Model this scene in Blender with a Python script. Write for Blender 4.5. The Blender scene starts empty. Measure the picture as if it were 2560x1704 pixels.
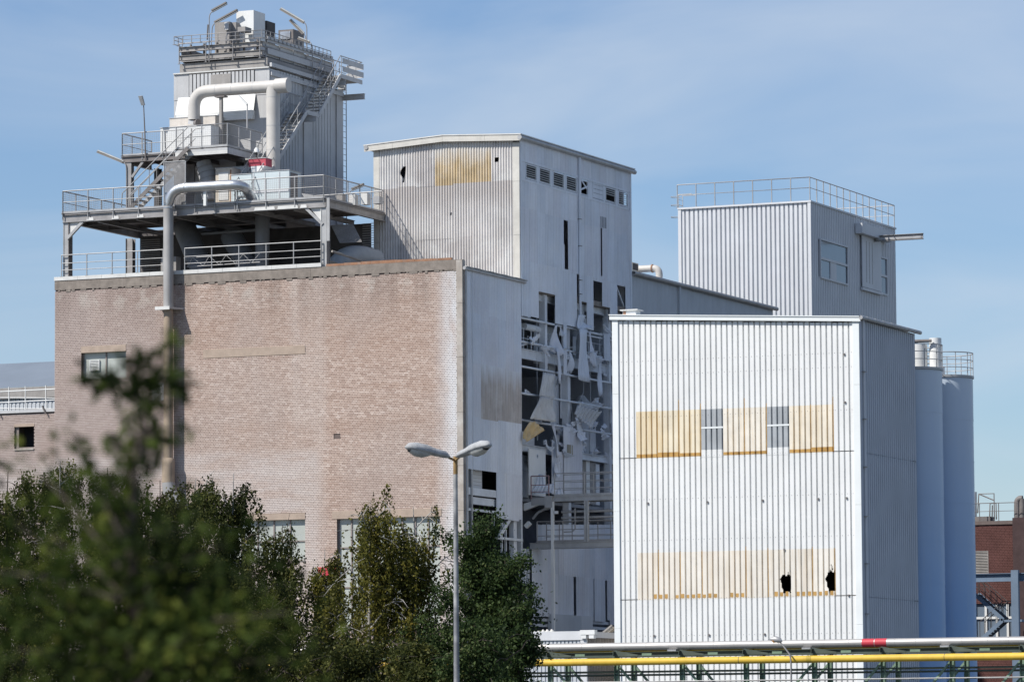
import bpy, math, random
import numpy as np
from mathutils import Vector, Matrix
random.seed(7); rng = np.random.default_rng(7)
S = bpy.context.scene
COL = S.collection
# ------------------------------------------------------------------ camera
# The world axes follow the factory: X runs along the sunlit fronts, Y runs back along the shaded sides.
IW, IH = 2560.0, 1704.0
FPX, PITCH, ROLL, YAW = 11093.0, 0.0896488, -0.00639922, 0.40876
_cy, _sy = math.cos(YAW), math.sin(YAW)
FWD = np.array([-_sy*math.cos(PITCH), _cy*math.cos(PITCH), math.sin(PITCH)])
_r = np.array([_cy, _sy, 0.0]); _u = np.cross(_r, FWD)
RT = math.cos(ROLL)*_r + math.sin(ROLL)*_u
UP = -math.sin(ROLL)*_r + math.cos(ROLL)*_u
CAM = np.array([86.35289, -193.42589, 5.0])
cd = bpy.data.cameras.new('camera'); cam = bpy.data.objects.new('camera', cd); COL.objects.link(cam)
cam.matrix_world = Matrix([[RT[i], UP[i], -FWD[i], CAM[i]] for i in range(3)] + [[0, 0, 0, 1]])
cd.sensor_fit = 'HORIZONTAL'; cd.sensor_width = 36.0; cd.lens = FPX/IW*36.0
cd.clip_start = 0.5; cd.clip_end = 6000
cd.dof.use_dof = True; cd.dof.focus_distance = 213.0; cd.dof.aperture_fstop = cd.lens/1000/0.037
S.camera = cam
# ------------------------------------------------------------------ sky, sun, exposure
SUNV = Vector((-0.79, -1.0, 1.31)).normalized()
EL = math.asin(SUNV.z); AZ = math.atan2(SUNV.x, SUNV.y)
W = bpy.data.worlds.new('World'); S.world = W; W.use_nodes = True
nt = W.node_tree; nt.nodes.clear()
def wn(t): return nt.nodes.new(t)
sky = wn('ShaderNodeTexSky'); sky.sky_type = 'NISHITA'; sky.sun_disc = False
sky.sun_elevation = EL; sky.sun_rotation = AZ % (2*math.pi)
sky.air_density = 1.0; sky.dust_density = 0.3; sky.ozone_density = 2.5
tc = wn('ShaderNodeTexCoord'); mp = wn('ShaderNodeMapping'); mp.inputs['Scale'].default_value = (3.0, 3.0, 11.0)
mp.inputs['Rotation'].default_value = (0.12, 0.16, 0.5)
nz = wn('ShaderNodeTexNoise'); nz.inputs['Scale'].default_value = 2.6; nz.inputs['Detail'].default_value = 5; nz.inputs['Roughness'].default_value = 0.5; nz.inputs['Distortion'].default_value = 0.6
cr = wn('ShaderNodeMapRange'); cr.inputs['From Min'].default_value = 0.36; cr.inputs['From Max'].default_value = 0.72; cr.inputs['To Max'].default_value = 0.5
mx = wn('ShaderNodeMix'); mx.data_type = 'RGBA'
tint = wn('ShaderNodeMix'); tint.data_type = 'RGBA'; tint.blend_type = 'MULTIPLY'; tint.inputs[0].default_value = 1.0
SKY_TINT = (0.785, 0.865, 1.02, 1)
tint.inputs[7].default_value = SKY_TINT
bg = wn('ShaderNodeBackground'); bg.inputs['Strength'].default_value = 0.10
wo = wn('ShaderNodeOutputWorld')
mx.inputs[7].default_value = (5.7, 6.35, 7.2, 1)
L = nt.links.new
L(tc.outputs['Generated'], mp.inputs['Vector']); L(mp.outputs['Vector'], nz.inputs['Vector']); L(nz.outputs['Fac'], cr.inputs['Value'])
L(sky.outputs['Color'], tint.inputs[6]); L(tint.outputs[2], mx.inputs[6]); L(cr.outputs['Result'], mx.inputs[0])
L(mx.outputs[2], bg.inputs['Color']); L(bg.outputs['Background'], wo.inputs['Surface'])
sl = bpy.data.lights.new('sun', 'SUN'); sl.energy = 5.0; sl.angle = math.radians(0.53); sl.color = (1.0, 0.955, 0.89)
sun = bpy.data.objects.new('sun', sl); COL.objects.link(sun)
sun.rotation_euler = SUNV.to_track_quat('Z', 'Y').to_euler(); sun.location = (-80, -100, 140)
S.view_settings.view_transform = 'Standard'; S.view_settings.look = 'None'
S.view_settings.exposure = 0.18; S.view_settings.gamma = 1.0
S.render.resolution_x = 1024; S.render.resolution_y = 681
S.render.engine = 'CYCLES'

# ------------------------------------------------------------------ pixel direction -> point on a known plane
def ray(x, y): return FWD + RT*((x-IW/2)/FPX) - UP*((y-IH/2)/FPX)
def P(x, y, u=None, v=None, z=None, d=None):
    r = ray(x, y)
    if d is not None: return CAM + r*d
    i, val = (0, u) if u is not None else (1, v) if v is not None else (2, z)
    return CAM + r*((val-CAM[i])/r[i])
def V3(*a): return np.array(a, float)

# ------------------------------------------------------------------ materials
MATS = {}
def M(name, col, rough=0.7, metal=0.0, var=0.15, scale=3.0, streak=0.0, streak_col=None, bump=0.0, spec=0.3, fine=0.0, alpha=None, transm=0.0, dust=0.0, zfade=None):
    if name in MATS: return MATS[name]
    m = bpy.data.materials.new(name); m.use_nodes = True; n = m.node_tree; b = n.nodes['Principled BSDF']
    lk = n.links.new; N = n.nodes.new
    b.inputs['Roughness'].default_value = rough; b.inputs['Metallic'].default_value = metal
    b.inputs['Specular IOR Level'].default_value = spec
    if transm: b.inputs['Transmission Weight'].default_value = transm
    geo = N('ShaderNodeNewGeometry')
    def noise(sc, vec=None, det=4, ro=0.55):
        t = N('ShaderNodeTexNoise'); t.inputs['Scale'].default_value = sc; t.inputs['Detail'].default_value = det; t.inputs['Roughness'].default_value = ro
        if vec is None: lk(geo.outputs['Position'], t.inputs['Vector'])
        else:
            mpp = N('ShaderNodeMapping'); mpp.inputs['Scale'].default_value = vec
            lk(geo.outputs['Position'], mpp.inputs['Vector']); lk(mpp.outputs['Vector'], t.inputs['Vector'])
        return t.outputs['Fac']
    def rangef(s, a, c, lo=0.0, hi=1.0):
        r = N('ShaderNodeMapRange'); r.inputs[1].default_value = a; r.inputs[2].default_value = c; r.inputs[3].default_value = lo; r.inputs[4].default_value = hi
        lk(s, r.inputs[0]); return r.outputs[0]
    def mixc(f, a, c):
        x = N('ShaderNodeMix'); x.data_type = 'RGBA'
        if isinstance(f, float): x.inputs[0].default_value = f
        else: lk(f, x.inputs[0])
        for s, q in ((6, a), (7, c)):
            if isinstance(q, tuple): x.inputs[s].default_value = (*q[:3], 1)
            else: lk(q, x.inputs[s])
        return x.outputs[2]
    c = tuple(col)
    cur = mixc(rangef(noise(scale), 0.3, 0.7), tuple(k*(1-var) for k in c), tuple(min(1, k*(1+var*0.55)) for k in c))
    if fine: cur = mixc(rangef(noise(scale*14, det=2), 0.35, 0.65, 0, fine), cur, tuple(k*0.55 for k in c))
    if streak:
        sc = streak_col or tuple(k*0.5 for k in c)
        f = rangef(noise(1.0, (5.0, 5.0, 0.28), 5, 0.6), 0.5, 0.78, 0, streak)
        cur = mixc(f, cur, sc)
    if dust:
        cur = mixc(rangef(noise(0.9, None, 6, 0.65), 0.48, 0.7, 0, dust), cur, (0.72, 0.72, 0.70))
    if zfade:
        sp = N('ShaderNodeSeparateXYZ'); lk(geo.outputs['Position'], sp.inputs[0])
        ad = N('ShaderNodeMath'); ad.operation = 'MULTIPLY_ADD'; lk(noise(1.0, (2.2, 2.2, 0.4), 4), ad.inputs[0]); ad.inputs[1].default_value = zfade[3]; lk(sp.outputs['Z'], ad.inputs[2])
        cur = mixc(rangef(ad.outputs[0], zfade[0]+zfade[3]*0.5, zfade[1]+zfade[3]*0.5), cur, zfade[2])
    lk(cur, b.inputs['Base Color'])
    if bump:
        bp = N('ShaderNodeBump'); bp.inputs['Strength'].default_value = bump; bp.inputs['Distance'].default_value = 0.02
        lk(noise(scale*6, det=5), bp.inputs['Height']); lk(bp.outputs['Normal'], b.inputs['Normal'])
    MATS[name] = m; m['_cur'] = 1
    return m
# ------------------------------------------------------------------ mesh building
class MB:
    def __init__(s): s.v = []; s.f = []; s.sm = []
    def add(s, vs, fs, smooth=False):
        o = len(s.v); s.v.extend([tuple(map(float, q)) for q in vs]); s.f.extend([tuple(i+o for i in f) for f in fs]); s.sm.extend([smooth]*len(fs)); return s
    def box(s, u0, u1, v0, v1, z0, z1):
        a = [(x, y, z) for z in (z0, z1) for y in (v0, v1) for x in (u0, u1)]
        return s.add(a, [(0, 2, 3, 1), (4, 5, 7, 6), (0, 1, 5, 4), (2, 6, 7, 3), (0, 4, 6, 2), (1, 3, 7, 5)])
    def beam(s, a, b, w, h, up=(0, 0, 1)):
        a = np.array(a, float); b = np.array(b, float); d = b-a; d /= np.linalg.norm(d)
        up = np.array(up, float); sd = np.cross(d, up)
        if np.linalg.norm(sd) < 1e-4: sd = np.cross(d, (1, 0, 0))
        sd /= np.linalg.norm(sd); n = np.cross(sd, d)
        q = []
        for e in (a, b):
            for i, j in ((-1, -1), (1, -1), (1, 1), (-1, 1)): q.append(e+sd*i*w/2+n*j*h/2)
        return s.add(q, [(0, 1, 2, 3), (7, 6, 5, 4), (0, 4, 5, 1), (1, 5, 6, 2), (2, 6, 7, 3), (3, 7, 4, 0)])
    def ibeam(s, a, b, h=0.3, w=0.2, t=0.02, up=(0, 0, 1)):
        a = np.array(a, float); b = np.array(b, float); d = b-a; d /= np.linalg.norm(d); up = np.array(up, float)
        sd = np.cross(d, up); sd /= np.linalg.norm(sd); n = np.cross(sd, d)
        s.beam(a+n*(h/2-t/2), b+n*(h/2-t/2), w, t, up); s.beam(a-n*(h/2-t/2), b-n*(h/2-t/2), w, t, up)
        return s.beam(a, b, t, h-2*t, up)
    def tube(s, path, r, n=8, cap=True, smooth=True):
        p = [np.array(q, float) for q in path]; k = len(p); rr = r if hasattr(r, '__len__') else [r]*k
        tg = []
        for i in range(k):
            t = (p[min(i+1, k-1)]-p[max(i-1, 0)]) if 0 < i < k-1 else (p[1]-p[0] if i == 0 else p[-1]-p[-2])
            if 0 < i < k-1:
                t = (p[i+1]-p[i])/np.linalg.norm(p[i+1]-p[i])+(p[i]-p[i-1])/np.linalg.norm(p[i]-p[i-1])
            tg.append(t/np.linalg.norm(t))
        ref = np.array((0, 0, 1.0)) if abs(tg[0][2]) < 0.9 else np.array((1.0, 0, 0))
        x = np.cross(tg[0], ref); x /= np.linalg.norm(x); vs = []
        for i in range(k):
            x = x-tg[i]*np.dot(x, tg[i]); x /= np.linalg.norm(x); y = np.cross(tg[i], x)
            sc = 1.0
            if 0 < i < k-1:
                c = np.dot(tg[i], (p[i+1]-p[i])/np.linalg.norm(p[i+1]-p[i])); sc = 1/max(c, 0.5)
            for j in range(n):
                an = 2*math.pi*j/n; vs.append(p[i]+(x*math.cos(an)+y*math.sin(an))*rr[i]*(1 if sc < 1.02 else 1+0*sc))
        fs = [(i*n+j, i*n+(j+1) % n, (i+1)*n+(j+1) % n, (i+1)*n+j) for i in range(k-1) for j in range(n)]
        s.add(vs, fs, smooth)
        if cap: s.add(vs[:n], [tuple(range(n-1, -1, -1))]); s.add(vs[-n:], [tuple(range(n))])
        return s
    def prism(s, poly, ext):
        a = [np.array(q, float) for q in poly]; e = np.array(ext, float); n = len(a)
        return s.add(a+[q+e for q in a], [tuple(range(n-1, -1, -1)), tuple(range(n, 2*n))]+[(i, (i+1) % n, n+(i+1) % n, n+i) for i in range(n)])
    def mesh(s, name):
        m = bpy.data.meshes.new(name); m.from_pydata(s.v, [], s.f)
        m.polygons.foreach_set('use_smooth', s.sm); m.update(); return m
    def build(s, name, mat, parent=None): return link(name, s.mesh(name), mat, parent)
WL = {}
def link(name, mesh, mat, parent=None, loc=(0, 0, 0)):
    o = bpy.data.objects.new(name, mesh); COL.objects.link(o); o.location = loc; WL[o] = Vector(loc)
    if mesh is not None and mat is not None and len(mesh.materials) == 0: mesh.materials.append(mat)
    if parent is not None:
        o.parent = parent; o.matrix_parent_inverse = Matrix.Translation(-WL[parent])
    return o
def thing(name, label, cat, loc, group=None):
    o = link(name, None, None, None, tuple(map(float, loc))); return tag(o, label, cat, group)
def tag(o, label=None, cat=None, group=None, kind=None):
    if label: o['label'] = label
    if cat: o['category'] = cat
    if group: o['group'] = group
    if kind: o['kind'] = kind
    return o
def arc(p0, c, p1, n=6):
    """corner p0 -> c -> p1 rounded as a quadratic curve"""
    p0, c, p1 = (np.array(q, float) for q in (p0, c, p1))
    return [p0*(1-t)**2+c*2*t*(1-t)+p1*t*t for t in np.linspace(0, 1, n)]

# profiled sheet: one mesh per size, shared by all alike sheets
def pick(m): return random.choice(m) if isinstance(m, (list, tuple)) else m
SHEETS = {}
WAVE = [(k/8, 0.5-0.5*math.cos(2*math.pi*k/8)) for k in range(8)]
WAVED = [(k/10, (0.5-0.5*math.cos(2*math.pi*k/10))**0.5) for k in range(10)]
TRAP = [(0.0, 0.0), (0.60, 0.0), (0.67, -1.0), (0.93, -1.0)]
TRAPN = [(0.0, 0.0), (0.70, 0.0), (0.75, -1.0), (0.91, -1.0)]
RIBT = [(0.0, 0.0), (0.80, 0.0), (0.84, -1.0), (0.96, -1.0)]
def sheet(name, parent, mat, plane, c, a0, a1, z0, z1, prof=TRAP, pitch=0.3, amp=0.04, hole=None, nz_=1, jit=0.0, off=0.0, lean=0.0):
    """plane 'F': y = c, faces -y; plane 'S': x = c, faces +x. a0..a1 is the run along the wall."""
    mat = pick(mat); w, h = a1-a0, z1-z0
    if w <= 0.02 or h <= 0.02: return None
    key = (plane, round(w, 3), round(h, 3), id(prof), round(pitch, 3), amp, nz_, mat.name) if hole is None else None
    me = SHEETS.get(key) if key else None
    if me is None:
        xs = []; k = 0
        while True:
            done = False
            for fx, fy in prof:
                x = (k+fx)*pitch
                if x >= w-1e-4: done = True; break
                xs.append((x, fy*amp))
            if done: break
            k += 1
        xs.append((w, 0.0 if prof not in (WAVE, WAVED) else prof[int(round((w/pitch % 1)*len(prof))) % len(prof)][1]*amp))
        if hole:
            fx_ = []
            for p, q in zip(xs[:-1], xs[1:]):
                for k in range(5): fx_.append((p[0]+(q[0]-p[0])*k/5, p[1]+(q[1]-p[1])*k/5))
            xs = fx_+[xs[-1]]
        zs = np.linspace(0, h, nz_+1); vs = []; fs = []; nx = len(xs)
        for zz in zs:
            for x, y in xs: vs.append((x, -y, zz) if plane == 'F' else (y, x, zz))
        for j in range(nz_):
            for i in range(nx-1):
                if hole and hole(a0+(xs[i][0]+xs[i+1][0])/2, z0+(zs[j]+zs[j+1])/2): continue
                fs.append((j*nx+i, j*nx+i+1, (j+1)*nx+i+1, (j+1)*nx+i))
        me = bpy.data.meshes.new(name); me.from_pydata(vs, [], fs)
        if prof is WAVE or prof is WAVED: me.polygons.foreach_set('use_smooth', [True]*len(fs))
        me.update()
        me.materials.append(mat)
        if key: SHEETS[key] = me
    elif me.materials[0] is not mat:
        me = me.copy(); me.materials.clear(); me.materials.append(mat)
        SHEETS[key] = me
    o = off+(random.uniform(0, jit) if jit else 0)
    loc = (a0, c-o, z0) if plane == 'F' else (c+o, a0, z0)
    ob = link(name, me, mat, parent, loc)
    if lean: ob.rotation_euler = (lean, 0, 0) if plane == 'F' else (0, lean, 0)
    return ob
def cut(a0, a1, step):
    r = [a0]
    while r[-1]+step*1.2 < a1: r.append(r[-1]+step)
    r.append(a1); return list(zip(r[:-1], r[1:]))
# railing: the rails are the part, posts and wire panels are its sub-parts
def railing(parent, pts, h, mat, spacing=1.3, rails=(1.0, 0.5), r=0.024, toe=0.0, mesh_mat=None, post_at=None, post_down=0.0, grid=0.1, name='railing', wr=0.005, close=False):
    pts = [np.array(q, float) for q in pts]; up = V3(0, 0, 1)
    mb = MB()
    for k in rails: mb.tube([q+up*h*k for q in pts], r if k == rails[0] else r*0.72, 6)
    if toe:
        for a, b in zip(pts[:-1], pts[1:]): mb.beam(a+up*toe/2, b+up*toe/2, 0.012, toe)
    rail = mb.build(name, mat, parent)
    for si, (a, b) in enumerate(zip(pts[:-1], pts[1:])):
        ln = np.linalg.norm(b-a); n = max(1, int(round(ln/spacing)))
        ts = [i/n for i in range(n+1)] if si == 0 else [i/n for i in range(1, n+1)]
        me = None
        for t in ts:
            q = a+(b-a)*t
            if me is None:
                me = MB().tube([V3(0, 0, -post_down), V3(0, 0, h)], r, 6).box(-0.07, 0.07, -0.05, 0.05, 0.0, 0.015).mesh('post')
            link('post', me, mat, rail, tuple(q))
        if mesh_mat is not None:
            w = MB(); d = (b-a)/ln
            k = grid/2
            while k < ln:
                w.beam(a+d*k+up*0.12, a+d*k+up*(h-0.04), wr, wr, (1, 0.3, 0)); k += grid
            k = 0.14
            while k < h-0.03:
                w.beam(a+up*k, b+up*k, wr, wr); k += grid
            w.build('wire_mesh_panel', mesh_mat, rail)
    return rail
# ------------------------------------------------------------------ material set
SHEETW = M('fibre_cement_sheet', (0.56, 0.56, 0.545), 0.85, var=0.16, scale=0.7, streak=0.55, streak_col=(0.30, 0.285, 0.27), fine=0.12, dust=0.5)
SHEETS_ = M('fibre_cement_sky_tinted', (0.68, 0.72, 0.78), 0.85, var=0.10, scale=0.5, streak=0.22, streak_col=(0.36, 0.36, 0.37), fine=0.08, dust=0.3)  # sheets of the shaded sides, blue of the skylight mixed into the colour
OCHRE = M('yellowed_sheet', (0.60, 0.44, 0.22), 0.8, var=0.22, scale=1.2, streak=0.75, streak_col=(0.56, 0.52, 0.45), dust=0.35)
BROWNST = M('stained_side_sheet', (0.47, 0.43, 0.40), 0.85, var=0.15, scale=1.2, streak=0.9, streak_col=(0.62, 0.61, 0.61), dust=0.4)
SHV = [SHEETS_]+[M('fibre_cement_sky_tinted_%s' % n, c, 0.85, var=0.10, scale=0.5, streak=0.4, streak_col=(0.42, 0.42, 0.43), fine=0.1, dust=d) for n, c, d in (('dusty', (0.72, 0.75, 0.80), .4), ('dull', (0.65, 0.69, 0.75), .35), ('mauve', (0.68, 0.70, 0.75), .3))]  # variants with the same skylight blue in the colour
TRIMW = M('pale_trim', (0.60, 0.585, 0.54), 0.8, var=0.14, scale=1.5, streak=0.35, streak_col=(0.42, 0.40, 0.36), fine=0.1)
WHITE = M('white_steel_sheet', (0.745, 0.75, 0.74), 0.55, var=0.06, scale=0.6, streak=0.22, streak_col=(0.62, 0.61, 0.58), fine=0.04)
WSHADE = M('white_sheet_shade_tinted', (0.45, 0.48, 0.53), 0.6, var=0.07, scale=0.6, streak=0.2, streak_col=(0.36, 0.38, 0.41), fine=0.05)  # shaded copy of the white sheet: shade and sky blue mixed into its colour
WHITE2 = M('white_trim', (0.72, 0.75, 0.75), 0.55, var=0.05, scale=0.8, streak=0.08)
LGREY = M('light_grey_steel_sheet', (0.60, 0.615, 0.635), 0.6, var=0.07, scale=0.6, streak=0.18, streak_col=(0.47, 0.47, 0.46), fine=0.05)
HALLW = M('hall_sheet', (0.50, 0.53, 0.56), 0.7, var=0.08, scale=0.6, streak=0.15)
GALV = M('galvanised_steel', (0.34, 0.33, 0.325), 0.5, 0.35, var=0.22, scale=2.2, streak=0.3, streak_col=(0.30, 0.28, 0.26), fine=0.2)
GALVL = M('pale_galvanised_steel', (0.42, 0.42, 0.42), 0.5, 0.3, var=0.18, scale=2.0, streak=0.25, fine=0.15)
DSTEEL = M('dirty_steel', (0.20, 0.185, 0.18), 0.65, 0.2, var=0.28, scale=1.6, streak=0.4, streak_col=(0.15, 0.12, 0.10), fine=0.25)
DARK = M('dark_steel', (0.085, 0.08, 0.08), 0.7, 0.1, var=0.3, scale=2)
GRIME = M('grimy_panel', (0.33, 0.315, 0.30), 0.75, 0.0, var=0.22, scale=1.2, streak=0.5, streak_col=(0.20, 0.18, 0.165), fine=0.2)
CLAD = M('grey_cladding', (0.50, 0.505, 0.51), 0.6, 0.1, var=0.12, scale=0.9, streak=0.35, streak_col=(0.33, 0.31, 0.30), fine=0.12)
WPAN = M('white_painted_panel', (0.72, 0.73, 0.72), 0.55, var=0.08, scale=1.0, streak=0.2, streak_col=(0.5, 0.48, 0.45), fine=0.06)
WPIPE = M('white_duct', (0.54, 0.52, 0.49), 0.5, 0.0, var=0.14, scale=1.2, streak=0.4, streak_col=(0.48, 0.45, 0.42), fine=0.05)
ZINC = M('bright_zinc', (0.62, 0.63, 0.64), 0.32, 0.85, var=0.15, scale=3.5, bump=0.15)
STACKM = M('stack_paint', (0.36, 0.355, 0.35), 0.6, 0.15, var=0.15, scale=1.0, streak=0.4, streak_col=(0.27, 0.235, 0.20))
STACKR = M('rusty_stack', (0.34, 0.27, 0.20), 0.75, 0.0, var=0.25, scale=1.4, streak=0.8, streak_col=(0.24, 0.205, 0.18))
CONC = M('old_concrete', (0.27, 0.235, 0.205), 0.95, var=0.3, scale=2.4, streak=0.45, streak_col=(0.15, 0.13, 0.115), fine=0.3, bump=0.4)
CONCP = M('pilaster_concrete', (0.40, 0.36, 0.32), 0.95, var=0.16, scale=1.5, streak=0.3, fine=0.2, bump=0.2, dust=0.4)
LINT = M('lintel_concrete', (0.42, 0.335, 0.27), 0.95, var=0.15, scale=2.5, fine=0.2, bump=0.3)
COPE = M('white_coping', (0.66, 0.66, 0.64), 0.7, var=0.12, scale=1.8, streak=0.2, fine=0.2)
RUST = M('rusty_edge', (0.34, 0.185, 0.115), 0.9, var=0.3, scale=2.2, streak=0.5, streak_col=(0.30, 0.28, 0.26), fine=0.3)
MORTAR = M('mortar', (0.14, 0.11, 0.10), 0.95, var=0.25, scale=2, bump=0.2)
PANE = M('milky_pane', (0.43, 0.455, 0.42), 0.25, var=0.1, scale=0.9, spec=0.5)
PANEB = M('blue_grey_pane', (0.15, 0.19, 0.24), 0.12, var=0.1, scale=0.9, spec=0.6)
GREYTR = M('clear_corrugated_pane', (0.36, 0.38, 0.395), 0.3, var=0.2, scale=1.1, spec=0.5, streak=0.4, streak_col=(0.5, 0.5, 0.5))
CREAM = M('stained_cream_sheet', (0.74, 0.67, 0.55), 0.7, var=0.08, scale=1.0, streak=0.85, streak_col=(0.52, 0.33, 0.11))
CREAMS = [M('stained_cream_%d' % i, c, 0.7, var=0.1, scale=0.9+i*.3, streak=s, streak_col=k) for i, (c, s, k) in enumerate((((0.71, 0.60, 0.42), .8, (0.56, 0.39, 0.16)), ((0.75, 0.67, 0.52), .75, (0.56, 0.39, 0.16)), ((0.75, 0.68, 0.56), .8, (0.58, 0.42, 0.2)), ((0.77, 0.72, 0.63), .6, (0.6, 0.45, 0.26))))]
PALES = [M('stained_pale_%d' % i, c, 0.7, var=0.08, scale=0.9+i*.3, streak=s, streak_col=k) for i, (c, s, k) in enumerate((((0.74, 0.69, 0.61), .55, (0.56, 0.44, 0.28)), ((0.77, 0.73, 0.66), .5, (0.58, 0.46, 0.3)), ((0.72, 0.68, 0.61), .7, (0.55, 0.45, 0.32))))]
CREAM2 = M('stained_pale_sheet', (0.74, 0.70, 0.63), 0.7, var=0.08, scale=1.0, streak=0.55, streak_col=(0.60, 0.45, 0.26))
OCHREB = M('rust_brown_hem', (0.50, 0.30, 0.10), 0.8, var=0.3, scale=3)
INNER = M('dusty_inner_steel', (0.68, 0.71, 0.74), 0.85, var=0.15, scale=1.5, fine=0.1)
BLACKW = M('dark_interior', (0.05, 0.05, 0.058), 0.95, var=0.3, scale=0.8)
SILO_ = M('silo_paint', (0.235, 0.345, 0.50), 0.5, var=0.06, scale=0.4, streak=0.25, streak_col=(0.33, 0.43, 0.55))
YEL = M('yellow_pipe_paint', (0.66, 0.44, 0.06), 0.55, var=0.12, scale=1.5, streak=0.3)
ALU = M('aluminium_cladding', (0.45, 0.435, 0.415), 0.42, 0.35, var=0.08, scale=1.2, streak=0.15)
REDP = M('red_band', (0.52, 0.05, 0.07), 0.5, var=0.12, scale=1.5)
PINK = M('faded_red_box', (0.50, 0.09, 0.12), 0.7, var=0.2, scale=4)
GREEN = M('green_steel', (0.17, 0.25, 0.185), 0.65, var=0.18, scale=1.2, streak=0.35, streak_col=(0.11, 0.13, 0.10))
GREEND = M('dark_green_steel', (0.075, 0.095, 0.08), 0.75, var=0.25, scale=1.4)
RBRICK = M('red_brick', (0.135, 0.062, 0.055), 0.9, var=0.25, scale=1.2, fine=0.2)
RMORT = M('red_mortar', (0.12, 0.075, 0.065), 0.95, var=0.2)
BLUEST = M('blue_grey_steel', (0.15, 0.205, 0.28), 0.6, var=0.12, scale=1.2, streak=0.2)
POLE = M('lamp_pole_steel', (0.17, 0.175, 0.185), 0.6, 0.3, var=0.4, scale=2.0, dust=0.5)
LAMPH = M('lamp_head_shell', (0.40, 0.41, 0.42), 0.9, var=0.25, scale=5, fine=0.35, bump=0.5)
LENS = M('lamp_lens', (0.42, 0.43, 0.42), 0.2, var=0.2, scale=4, spec=0.5)
TUBEL = M('tube_light_body', (0.22, 0.20, 0.18), 0.6, var=0.2, scale=3)
GROUND = M('yard_ground', (0.11, 0.115, 0.11), 0.95, var=0.3, scale=0.15, fine=0.2)
PATINA = M('bluegrey_roof_sheet', (0.20, 0.235, 0.28), 0.5, 0.2, var=0.08, scale=0.5)
WBRICKM = M('whitewashed_masonry', (0.62, 0.63, 0.63), 0.9, var=0.1, scale=1.2)
BEIGE = M('beige_cabinet', (0.56, 0.50, 0.42), 0.7, var=0.12, scale=1.5, streak=0.5, streak_col=(0.40, 0.22, 0.10))
AMBER = M('amber_lens', (0.55, 0.28, 0.10), 0.3, var=0.1)

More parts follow.
